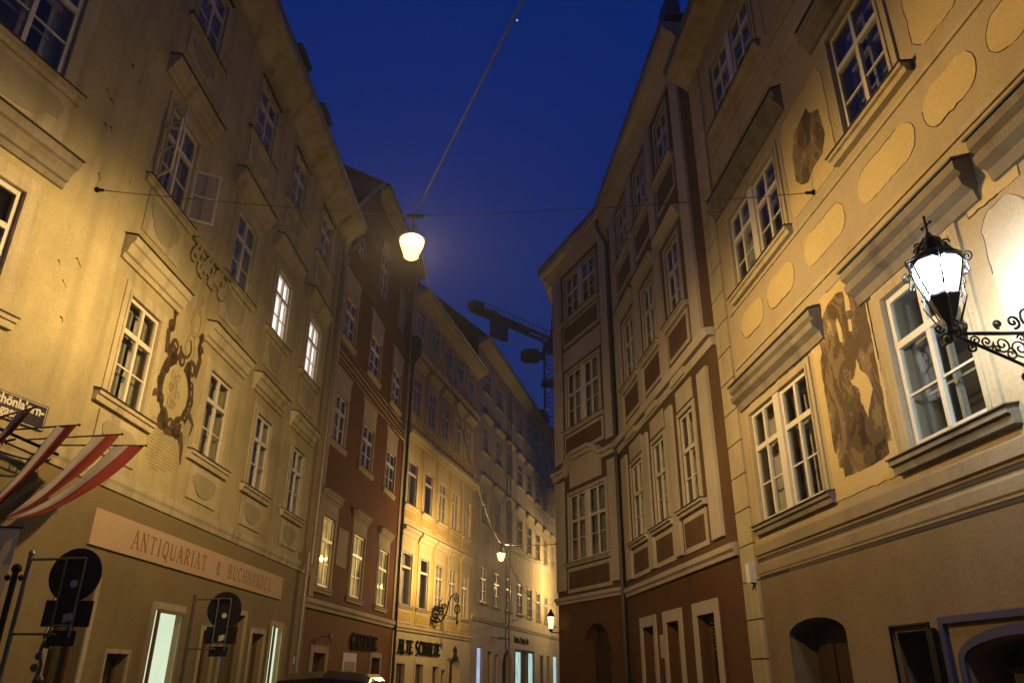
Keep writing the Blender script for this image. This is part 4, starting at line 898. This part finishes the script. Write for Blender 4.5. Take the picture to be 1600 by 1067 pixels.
MB().poly(Fb, [(-.5, 2.6), (-.36, 2.56), (-.16, 2.62), (-.10, 2.95), (-.04, 3.02), (-.03, 2.9), (-.08, 2.7), (-.1, 2.4), (-.55, 2.4)], .008, .012).build('printed_shape', 'banner_tan', bn)
MB().tube([Fb.p(-.66, 0, 3.14), Fb.p(.04, 0, 3.14)], .012, 6).build('rod', 'iron', bn)

# ------------------------------------------------------------------ traffic signs seen from behind
def traffic_sign(y, x, label):
    t = thing('traffic_sign', (x - .5, y, 0), label, 'traffic sign', 'traffic signs seen from behind at the bookshop'); F = Fac(x, y, 90, 1)
    tilt = 0
    mb = MB().tube([F.p(-.50, 0, 0), F.p(-.50, 0, 2.83)], .028, 8).lathe(F.p(-.50, 0, 2.83), [(.03, 0), (.036, .02), (.02, .05)], 8)
    mb.build('pole', 'steel', t)
    mb = MB().tube([F.p(-.50, 0, 2.78), F.p(.14, 0, 2.80)], .015, 6).tube([F.p(-.50, 0, 1.98), F.p(.0, 0, 1.98)], .015, 6)
    for a in (-.07, .15): mb.tube([F.p(a, .01, 1.95), F.p(a, .01, 2.80)], .012, 6)
    mb.tube([F.p(-.07, .01, 2.07), F.p(.15, .01, 2.07)], .012, 6).tube([F.p(-.07, .01, 2.80), F.p(.15, .01, 2.80)], .012, 6); mb.build('mounting_frame', 'steel', t)
    dk = MB().poly(F, arc(.04, 2.62, .30, .30, 0, 360, 28)[:-1], -.05, -.035).build('round_plate', 'sign_back', t)
    MB().poly(F, arc(.06, 2.52, .045, .045, 0, 360, 14)[:-1], -.019, -.015).build('sticker', 'sticker', dk)
    p1 = MB().box(F, -.22, .32, -.05, -.035, 2.06, 2.34).build('plate', 'sign_back', t); MB().poly(F, [(.02, 2.10), (.14, 2.13), (.14, 2.22), (.02, 2.19)], -.019, -.015).build('sticker', 'sticker', p1)
    MB().box(F, -.12, .2, -.05, -.035, 1.86, 2.02).build('plate', 'sign_back', t)
    MB().box(F, -.08, .16, -.034, -.02, 2.06, 2.5).build('back_box', 'sign_back', t)
    return t
traffic_sign(9.0, -5.04, 'round traffic sign from behind, the larger one at the lower left below the flags')
traffic_sign(14.0, -5.05, 'round traffic sign from behind, the smaller one beside the lit shop window')
t = thing('post', (-5.04, 8, 0), 'dark iron post with a knob finial at the lower left edge', 'post')
MB().tube([(-5.04, 8, 0), (-5.04, 8, 2.52)], .03, 8).build('shaft', 'iron', t); MB().ball((-5.04, 8, 2.56), .05).ball((-4.97, 8, 2.47), .03).ball((-5.11, 8, 2.47), .03).build('finial', 'iron', t)
t = thing('ironwork_ornament', (-5.3, 9.2, 0), 'small twisted ironwork upright with curls before the bookshop wall', 'ornament')
mb = MB().tube([(-5.26 + .02 * math.sin(i), 9.2 + .02 * math.cos(i), 1.2 + i * .06) for i in range(13)], .02, 6)
for i in range(5): mb.ball((-5.27 + .05 * math.sin(i * 2), 9.2, 1.4 + i * .12), .045)
mb.tube([(-5.26 + x, 9.2, 1.92 + z) for x, z in spiral(.06, .02, .08, .02, 180, -1.3)], .015, 6); mb.build('upright', 'steel', t)

# ------------------------------------------------------------------ hanging lamps and cables
def lamp_light(c, power, parent, up=.30, lo=.05, col=(1.0, .65, .245)):
    """the lamp's own light; its reflector throws most of it downwards"""
    ld = bpy.data.lights.new('lamp_light', 'POINT'); ld.energy = power; ld.color = col; ld.shadow_soft_size = .09; ld.use_nodes = True
    t = ld.node_tree; em = [n for n in t.nodes if n.type == 'EMISSION'][0]
    tc = t.nodes.new('ShaderNodeTexCoord'); sx = t.nodes.new('ShaderNodeSeparateXYZ'); mr = t.nodes.new('ShaderNodeMapRange'); cr = t.nodes.new('ShaderNodeValToRGB'); cr.color_ramp.interpolation = 'EASE'
    t.links.new(tc.outputs['Normal'], sx.inputs[0]); t.links.new(sx.outputs['Z'], mr.inputs['Value'])
    mr.inputs['From Min'].default_value = -1; mr.inputs['From Max'].default_value = 1
    e = cr.color_ramp.elements; e[0].position = 0; e[0].color = (.30,) * 3 + (1,); e[1].position = min(.98, .5 + up / 2); e[1].color = (lo,) * 3 + (1,)
    q = e.new(.18); q.color = (.45,) * 3 + (1,)
    q = e.new(.38); q.color = (1,) * 4
    q = e.new(.50); q.color = (.85,) * 3 + (1,)
    t.links.new(mr.outputs[0], cr.inputs[0]); mr = cr
    t.links.new(mr.outputs[0], em.inputs['Strength'])
    o = bpy.data.objects.new('lamp_light', ld); C0.objects.link(o); o.parent = parent; o.location = Vector(c) - parent.location
    return o
def hang_lamp(c, label, r=.18, power=2500, up=.44, lo=.065):
    t = thing('street_lamp', Vector(c) + Vector((0, 0, .5)), label, 'street lamp', 'lamps hung over the lane on cables'); c = Vector(c)
    MB().lathe(c, [(.03, .20), (.05, .16), (.13, .13), (r + .02, .07), (r + .02, .05), (r - .01, .06)], 18).build('shade', 'sheet_metal', t, smooth=True)
    MB().tube([c + Vector((0, 0, .2)), c + Vector((0, 0, .5))], .02, 8).box(WORLD, c.x - .1, c.x + .16, c.y - .03, c.y + .03, c.z + .46, c.z + .50).build('hanger', 'sheet_metal', t)
    MB().lathe(c, [(r - .01, .055), (r * 1.02, .01), (r * .97, -.04), (r * .80, -.12), (r * .64, -.20), (r * .58, -.25), (r * .35, -.275), (.01, -.28)], 18).build('glass_bowl', 'sodium_glass', t, smooth=True)
    lamp_light(c + Vector((0, 0, -.14)), power, t, up, lo=lo)
    return t
L1 = (-1.54, 9.92, 7.62); L2 = (-.43, 37.0, 6.86); L3 = (7.2, 65.5, 8.6)
hang_lamp(L1, 'glowing orange street lamp on cables, the near large one in the upper middle')
hang_lamp(L2, 'glowing orange street lamp on cables, the small distant one low in the lane', power=2100, up=.95, lo=.9)
hang_lamp(L3, 'orange street lamp hidden behind the brown corner house, lighting the far pale house', power=3600, up=.95, lo=1.0)
def cable(p0, p1, sag, label, r=.008, n=24, wire='span_wire', ends=True):
    p0, p1 = Vector(p0), Vector(p1); pts = [p0.lerp(p1, i / n) + Vector((0, 0, -sag * 4 * (i / n) * (1 - i / n))) for i in range(n + 1)]
    t = thing(wire, p0, label, 'cable'); MB().tube(pts, r, 5).build('wire', 'cable', t)
    if ends: MB().ball(p0, .045).tube([p0, p0.lerp(p1, .02)], .025, 6).build('anchor', 'iron', t)
    return t
a0 = FA0.p(-.31, .02, 8.66); h1 = Vector((-1.54, 9.92, 8.10)); a1 = F1.p(9.73, .02, 8.45)
cable(a0, h1, .03, 'thin span wire from the yellow wall to the near street lamp', .007)
cable(a1, h1, .05, 'thin span wire from the fresco house wall to the near street lamp', .007)
cable(h1, F1.p(-9, .05, 8.9), .12, 'thick supply cable running overhead from the near lamp to the right hand wall', .013, ends=False)
cable(h1, (-.43, 37, 7.38), .9, 'long sagging supply cable between the near lamp and the distant lamp', .011, ends=False)
l2t = Vector((-.43, 37, 7.36)); q2 = F3.p(4.2, .1, 5.75)
cable(FD.p(26, .1, 11.0), l2t, .4, 'wire running from the far pale house back to the distant lamp', .02)
cable(F3.p(4.6, .05, 5.9), l2t, .05, 'wire from the brown corner to the distant lamp', .016)
cable(l2t, FD.p(27, .2, 8.6), 2.0, 'sagging wire from the distant lamp to the far end of the pale house', .02, ends=False)
t = thing('wall_cable', FB.p(0, .05, 11.9), 'pair of thin wires stapled along the dark red house front', 'cable')
MB().tube([FB.p(0, .06, 12.3), FB.p(5, .05, 12.18), FB.p(10.9, .06, 12.3)], .012, 5).tube([FB.p(0, .06, 11.6), FB.p(5, .05, 11.5), FB.p(10.9, .06, 11.6)], .012, 5).build('wire', 'cable', t)

# ------------------------------------------------------------------ big wrought iron wall lantern on the right
LS, LO = 6.2, 1.0
lt = thing('wall_lantern', F1.p(LS, 0, 4.3), 'ornate black wrought iron lantern with white light on a scrolled wall bracket', 'lantern')
lc = F1.p(LS, LO, 0)
def hexring(r, z, rot=PI / 6): return [lc + Vector((r * math.cos(rot + j * PI / 3), r * math.sin(rot + j * PI / 3), z)) for j in range(6)]
ROT = math.radians(8); KS = .86
# luminous glass: six tapering faces, bulging top
gp = [(.155, 4.80), (.195, 4.90), (.235, 5.02), (.262, 5.12), (.262, 5.17)]
mb = MB(); mb.lathe(lc, [(r * .97, z) for r, z in gp], 6, ROT, caps=False); mb.build('glass_panes', 'lantern_glass', lt)
mb = MB()
for j in range(6):
    a = ROT + j * PI / 3; mb.tube([lc + Vector((r * math.cos(a) * 1.01, r * math.sin(a) * 1.01, z)) for r, z in gp], .014, 6)
    a2 = ROT + (j + 1) * PI / 3; p0 = lc + Vector((.27 * math.cos(a), .27 * math.sin(a), 5.13)); p1 = lc + Vector((.27 * math.cos(a2), .27 * math.sin(a2), 5.13))
    mb.tube([p0.lerp(p1, i / 8) + Vector((0, 0, .07 * math.sin(PI * i / 8))) for i in range(9)], .02, 6)
    # corner scroll
    dv = Vector((math.cos(a), math.sin(a), 0)); mb.tube([lc + dv * (.31 + x) + Vector((0, 0, 5.12 + z)) for x, z in spiral(0, 0, .06, .015, 90, -1.4, 16)], .01, 5)
    mb.tube([lc + dv * x + Vector((0, 0, z)) for x, z in ((.30, 5.06), (.31, 4.98), (.285, 4.95), (.27, 4.99))], .009, 5)
    mb.tube([lc + dv * x + Vector((0, 0, z)) for x, z in ((.20, 4.80), (.22, 4.72), (.12, 4.50))], .008, 5); mb.ball(lc + dv * .215 + Vector((0, 0, 4.82)), .016, 6)
mb.build('frame', 'iron', lt, smooth=True)
MB().lathe(lc, [(.155, 4.80), (.165, 4.77), (.14, 4.70), (.085, 4.56), (.05, 4.50), (.04, 4.44), (.06, 4.40), (.02, 4.36)], 6, ROT).build('lower_basket', 'iron', lt)
MB().lathe(lc, [(.275, 5.16), (.285, 5.20), (.24, 5.24), (.17, 5.27), (.10, 5.30), (.09, 5.34), (.115, 5.38), (.10, 5.44), (.05, 5.47), (.03, 5.52)], 12, ROT).build('roof', 'iron', lt, smooth=True)
mb = MB()
for j in range(8):
    a = j * PI / 4; dv = Vector((math.cos(a), math.sin(a), 0)); mb.tube([lc + dv * (.13 + x) + Vector((0, 0, 5.36 + z)) for x, z in spiral(0, 0, .055, .012, 0, 1.3, 14)], .011, 5)
    mb.tube([lc + dv * x + Vector((0, 0, z)) for x, z in ((.19, 5.28), (.15, 5.34), (.06, 5.48))], .01, 5)
mb.tube([lc + Vector((0, 0, 5.5)), lc + Vector((0, 0, 5.72))], .013, 6)
nn = F1.d
mb.tube([lc + nn * -.075 + Vector((0, 0, 5.63)), lc + nn * .075 + Vector((0, 0, 5.63))], .012, 6).ball(lc + nn * -.075 + Vector((0, 0, 5.63)), .02, 6).ball(lc + nn * .075 + Vector((0, 0, 5.63)), .02, 6).ball(lc + Vector((0, 0, 5.73)), .02, 6).ball(lc + Vector((0, 0, 5.52)), .03, 6)
mb.build('crown', 'iron', lt, smooth=True)
for ch in lt.children:
    for v in ch.data.vertices:
        q_ = lc - lt.location; v.co.x = q_.x + (v.co.x - q_.x) * .86; v.co.y = q_.y + (v.co.y - q_.y) * .86; zz = v.co.z + lt.location.z; v.co.z = 4.40 + (zz - 4.36) * .90 - lt.location.z
# bracket: horizontal bar, diagonal bar and filigree scrolls in the plane s = LS
mb = MB(); Q = lambda o, z: F1.p(LS, o, z)
mb.tube([Q(.98, 4.42), Q(.5, 4.44), Q(0, 4.47)], .018, 6).tube([Q(.98, 4.40), Q(.5, 4.18), Q(.0, 3.93)], .016, 6).tube([Q(.012, 3.8), Q(.012, 4.75)], .022, 6)
def sp(o, z, r, a0, tn, rr=.009): mb.tube([Q(x, y) for x, y in spiral(o, z, r, r * .15, a0, tn, 20)], rr, 5)
for o, z, r, a0, tn in ((.80, 4.36, .045, 0, 1.4), (.70, 4.35, .06, 180, 1.5), (.56, 4.33, .085, 0, -1.6), (.40, 4.30, .10, 180, 1.7), (.50, 4.24, .06, 90, 1.3), (.25, 4.30, .11, 0, 1.7), (.30, 4.16, .07, 90, -1.4), (.12, 4.32, .10, 180, -1.6), (.14, 4.12, .10, 0, 1.6), (.06, 4.0, .05, 0, 1.3), (.62, 4.28, .04, 0, 1.2), (.36, 4.40, .04, 0, 1.2), (.2, 4.42, .035, 0, -1.2)): sp(o, z, r, a0, tn)
for o, z, r, a0, tn in ((.55, 4.53, .045, -90, 1.3), (.40, 4.56, .07, -90, -1.4), (.22, 4.62, .11, -90, 1.5), (.86, 4.29, .055, 90, 1.4), (.42, 4.03, .06, 90, 1.4), (.30, 3.97, .06, 90, -1.4), (1.06, 4.36, .06, 0, 1.4), (1.12, 4.46, .045, 180, 1.3), (.95, 4.52, .05, -90, 1.4), (.88, 4.50, .04, 0, 1.4)): sp(o, z, r, a0, tn, .013)
for dd in (-1, 1):
    for k_ in (.09, .14): mb.tube([lc + F1.d * dd * (k_ + x) + Vector((0, 0, 4.40 + y)) for x, y in spiral(0, 0, .055, .012, 90, dd * 1.4, 16)], .011, 5)
mb.build('bracket', 'iron', lt, smooth=True)

# small lanterns
def small_lantern(F, s, o, z, label, glow, h=.4):
    t = thing('wall_lantern', F.p(s, 0, z), label, 'lantern'); c = F.p(s, o, z)
    MB().lathe(c, [(.07, 0), (.11, h * .7)], 6, caps=False).build('glass_panes', glow, t); MB().lathe(c, [(.14, h * .7), (.12, h * .8), (.05, h), (.02, h + .08)], 6).build('cap', 'iron', t); MB().lathe(c, [(.03, -.1), (.08, -.02), (.075, 0)], 6).build('base', 'iron', t)
    MB().tube([F.p(s, 0, z - .05), F.p(s, o * .5, z - .12), c + Vector((0, 0, -.1))], .02, 6).build('arm', 'iron', t)
small_lantern(F3, 4.3, .45, 3.05, 'small lit lantern on the edge of the brown corner house', 'small_lantern_glass', .55)
small_lantern(FC, 7.55, .45, 2.4, 'small dark lantern between the lettering and the arched gateway', 'room_dark', .5)
t = thing('wall_lamp', FB.p(1.65, 0, 2.7), 'small wall lamp with a star shaped shade above the dark doorway', 'lamp')
mb = MB().tube([FB.p(1.65, 0, 2.7), FB.p(1.65, .25, 2.7)], .02, 6)
for i in range(5): a = i * 2 * PI / 5; mb.tube([FB.p(1.65, .25, 2.7), FB.p(1.65 + .2 * math.cos(a), .28, 2.7 + .2 * math.sin(a))], .035, 5, .01)
mb.build('arm', 'steel', t)
t = thing('poster', FB.p(4.8, .03, 1.6), 'pale framed poster under the GALERIE lettering', 'poster')
MB().box(FB, 4.0, 5.55, 0, .04, 1.2, 2.28).build('frame', 'plastic_white', t); MB().box(FB, 4.15, 5.4, .04, .046, 1.3, 2.0).build('print', 'banner_grey', t)
t = thing('house_plate', FA.p(23.3, 0, 1.9), 'small square plate on the wall beside the drainpipe', 'plate'); MB().box(FA, 23.15, 23.42, 0, .03, 1.85, 2.05).build('plate', 'sticker', t)
for s in (4.4, 6.0):
    t = thing('sign_bracket', FD.p(s, 0, 3.6), 'small dark wall bracket above the doorways of the pale house, %s' % ('nearer the lit blue window' if s < 5 else 'nearer the arched gateway'), 'bracket')
    MB().tube([FD.p(s, 0, 3.75), FD.p(s, .8, 3.75), FD.p(s, .8, 3.6)], .03, 6).build('arm', 'iron', t)

# wrought iron key sign on building C
ks = thing('key_sign', FC.p(4.75, 0, 4.0), 'wrought iron dragon scroll bracket with a hanging key on the ochre house', 'sign')
mb = MB(); Q = lambda o, z: FC.p(4.75 + o * .5, o * .62, z)
mb.tube([Q(0, 3.8), Q(0, 4.25)], .05, 6); mb.tube([Q(0, 4.1), Q(.4, 3.95), Q(.8, 4.1), Q(1.05, 4.45), Q(1.15, 4.9), Q(1.35, 5.25), Q(1.65, 5.38), Q(1.85, 5.2)], .05, 6, .03)
for o, z, r, a, tn in ((.35, 4.3, .28, 0, 1.5), (.65, 4.45, .24, 180, -1.5), (.5, 4.1, .18, 90, 1.3), (1.72, 5.1, .2, 60, 1.5), (.85, 4.7, .16, 0, 1.3), (.3, 4.6, .14, 0, 1.2)): mb.tube([Q(x, y) for x, y in spiral(o, z, r, r * .15, a, tn, 20)], .04, 5)
mb.tube([Q(.45, 4.6), Q(.6, 4.95), Q(.75, 5.1)], .04, 5, .01); mb.build('scroll_bracket', 'iron', ks)
mb = MB().tube([Q(1.75, 4.75 - .0), Q(1.75, 3.9)], .035, 6); mb.tube([Q(1.75 + x, 4.62 + y) for x, y in arc(0, 0, .17, .2, 0, 360, 14)], .04, 6); mb.box(FC, 4.75 + .875, 4.75 + .875 + .20, 1.06, 1.12, 3.92, 4.1); mb.tube([Q(1.75, 4.95), Q(1.75, 4.75)], .02, 5); mb.build('key', 'iron', ks)

# ------------------------------------------------------------------ parked car
cr_ = thing('parked_car', (-2.85, 14.2, 0), 'black parked car whose roof just shows at the bottom edge', 'car')
def car(cx, y0, t):
    n = 24; L = 4.4
    side = [(0, .35), (0, .75), (.12, .98), (.75, 1.08), (1.25, 1.50), (1.7, 1.60), (2.9, 1.60), (3.6, 1.45), (4.2, 1.02), (4.4, .85), (4.4, .35)]
    mb = MB(); hw = lambda z: .88 if z < 1.05 else .88 - (z - 1.05) * .42
    for a in range(1):
        ringl = [Vector((cx - hw(z), y0 + y, z)) for y, z in side]; ringr = [Vector((cx + hw(z), y0 + y, z)) for y, z in side]
        m = len(side); cl_ = [Vector((cx, y0 + y, z + (.05 if z > 1.2 else .02 if z > .9 else 0))) for y, z in side]
        mb.add(ringl + cl_ + ringr, [(i, i + 1, m + i + 1, m + i) for i in range(m - 1)] + [(m + i, m + i + 1, 2 * m + i + 1, 2 * m + i) for i in range(m - 1)] + [tuple(range(m)), tuple(range(3 * m - 1, 2 * m - 1, -1))])
    mb.build('body', 'car_paint', t, bevel=.05)
    MB().add([(cx - .70, y0 + .80, 1.12), (cx + .70, y0 + .80, 1.12), (cx + .62, y0 + 1.2, 1.47), (cx - .62, y0 + 1.2, 1.47)], [(0, 1, 2, 3)]).build('rear_window', 'glass', t)
    for sx in (-1, 1):
        MB().add([(cx + sx * .885, y0 + 1.0, 1.08), (cx + sx * .885, y0 + 3.6, 1.08), (cx + sx * .72, y0 + 3.1, 1.5), (cx + sx * .72, y0 + 1.45, 1.5)], [(0, 1, 2, 3)]).build('side_window', 'room_dark', t)
        for yy in (.85, 3.5):
            wv = [Vector((cx + sx * .72, y0 + yy, .32)), Vector((cx + sx * .92, y0 + yy, .32))]; wh = MB().tube(wv, .32, 18).build('wheel', 'rubber', t); MB().tube([wv[1], wv[1] + Vector((sx * .01, 0, 0))], .2, 14).build('rim', 'chrome', wh)
        MB().box(WORLD, cx + sx * .62 - .18, cx + sx * .62 + .18, y0 - .02, y0 + .02, .78, .92).build('tail_light', 'flag_red', t)
        MB().box(WORLD, cx + sx * .62 - .18, cx + sx * .62 + .18, y0 + 4.38, y0 + 4.42, .68, .82).build('headlight', 'enamel_white', t)
car(-2.85, 11.3, cr_)

# ------------------------------------------------------------------ tower crane
ck = thing('tower_crane', (5.7, 105, 0), 'tower crane with counter jib above the far roofs against the blue sky', 'crane')
mb = MB(); hw = .85; x0, y0 = 5.75, 105.0
for sx in (-1, 1):
    for sy in (-1, 1): mb.tube([(x0 + sx * hw, y0 + sy * hw, 0), (x0 + sx * hw, y0 + sy * hw, 47)], .10, 4)
z = 8.0; k_ = 1
while z < 46.5:
    for sx, sy, tx, ty in ((-1, -1, 1, -1), (1, -1, 1, 1), (1, 1, -1, 1), (-1, 1, -1, -1)):
        mb.tube([(x0 + sx * hw, y0 + sy * hw, z), (x0 + tx * hw, y0 + ty * hw, z)], .055, 4)
        mb.tube([(x0 + (sx if k_ > 0 else tx) * hw, y0 + (sy if k_ > 0 else ty) * hw, z), (x0 + (tx if k_ > 0 else sx) * hw, y0 + (ty if k_ > 0 else sy) * hw, z + 1.5)], .055, 4)
    z += 1.5; k_ = -k_
mb.build('mast', 'crane_dark', ck)
MB().box(WORLD, x0 - 1.1, x0 + 1.1, y0 - 1.1, y0 + 1.1, 46.5, 47.6).build('slewing_ring', 'crane_grey', ck); MB().box(WORLD, x0 - 1.3, x0 + 1.3, y0 - 1.3, y0 + 1.3, 41.2, 41.5).build('platform', 'crane_grey', ck)
MB().box(WORLD, 2.2, 4.0, 104, 106, 44.9, 46.5).lathe((2.3, 105, 44.9), [(.9, 0), (1.0, .4), (1.0, 1.2), (.9, 1.6)], 8).box(WORLD, 4.0, 4.9, 104.6, 105.4, 45.2, 46.2).build('operator_cab', 'crane_dark', ck)
jd = Vector((-11.6, -11.5, 0)).normalized(); js = Vector((-jd.y, jd.x, 0)); j0 = Vector((x0, y0, 48.2))
mb = MB()
def J(t_, s, z_): return j0 + jd * t_ + js * s + Vector((0, 0, z_))
for s in (-.75, .75): mb.tube([J(-3, s, 0), J(15.5, s, 0)], .22, 6); mb.tube([J(-3, s, 1.1), J(15.5, s, 1.1)], .06, 4)
for i in range(19):
    mb.tube([J(i - 2.5, -.75, 0), J(i - 2.5, .75, 0)], .12, 4); mb.tube([J(i - 2.5, -.75, 0), J(i - 2.5, -.75, 1.1)], .05, 4); mb.tube([J(i - 2.5, .75, 0), J(i - 2.5, .75, 1.1)], .05, 4)
Fj = Fac(0, 0, 0); Fj.o = Vector((j0.x, j0.y, 0)); Fj.d = jd; Fj.n = js
mb.box(Fj, 5, 15.5, -.7, .7, 48.0, 48.25)
mb.build('counter_jib', 'crane_yellow', ck)
MB().box(Fj, 9.2, 12.2, -.35, .35, 45.2, 47.9).build('counterweight', 'crane_grey', ck)
MB().box(Fj, 14.0, 16.3, -.8, .8, 47.9, 49.3).box(Fj, 10.8, 13.0, -.5, .5, 48.3, 49.1).build('winch', 'crane_yellow', ck, bevel=.3)
MB().lathe((x0 + .8, y0 + .5, 47.6), [(1.0, 0), (.6, 3), (.15, 8)], 4).build('tower_head', 'crane_dark', ck)

# distant moon
mo = MB().ball((2.51 * 2, 1200, 1285), 2.3, 16).build('moon', 'moon_glow'); tag(mo, 'small pale moon high in the dark blue sky', 'moon')

# thin scattering volume over the lane, added to give the lamps a halo
hz = MB().box(WORLD, -60, 60, -25, 160, -1.5, 62).build('halo_haze', 'asphalt'); hz.data.materials.clear()
hm = bpy.data.materials.new('halo_haze'); hm.use_nodes = True; ht = hm.node_tree; ht.nodes.clear()
ho = ht.nodes.new('ShaderNodeOutputMaterial'); hv_ = ht.nodes.new('ShaderNodeVolumePrincipled'); hv_.inputs['Color'].default_value = (0.85, 0.85, 0.85, 1); hv_.inputs['Density'].default_value = 0.0009; hv_.inputs['Anisotropy'].default_value = 0.35
ht.links.new(hv_.outputs[0], ho.inputs['Volume']); hz.data.materials.append(hm); tag(hz, None, None, kind='stuff'); hz.display_type = 'WIRE'
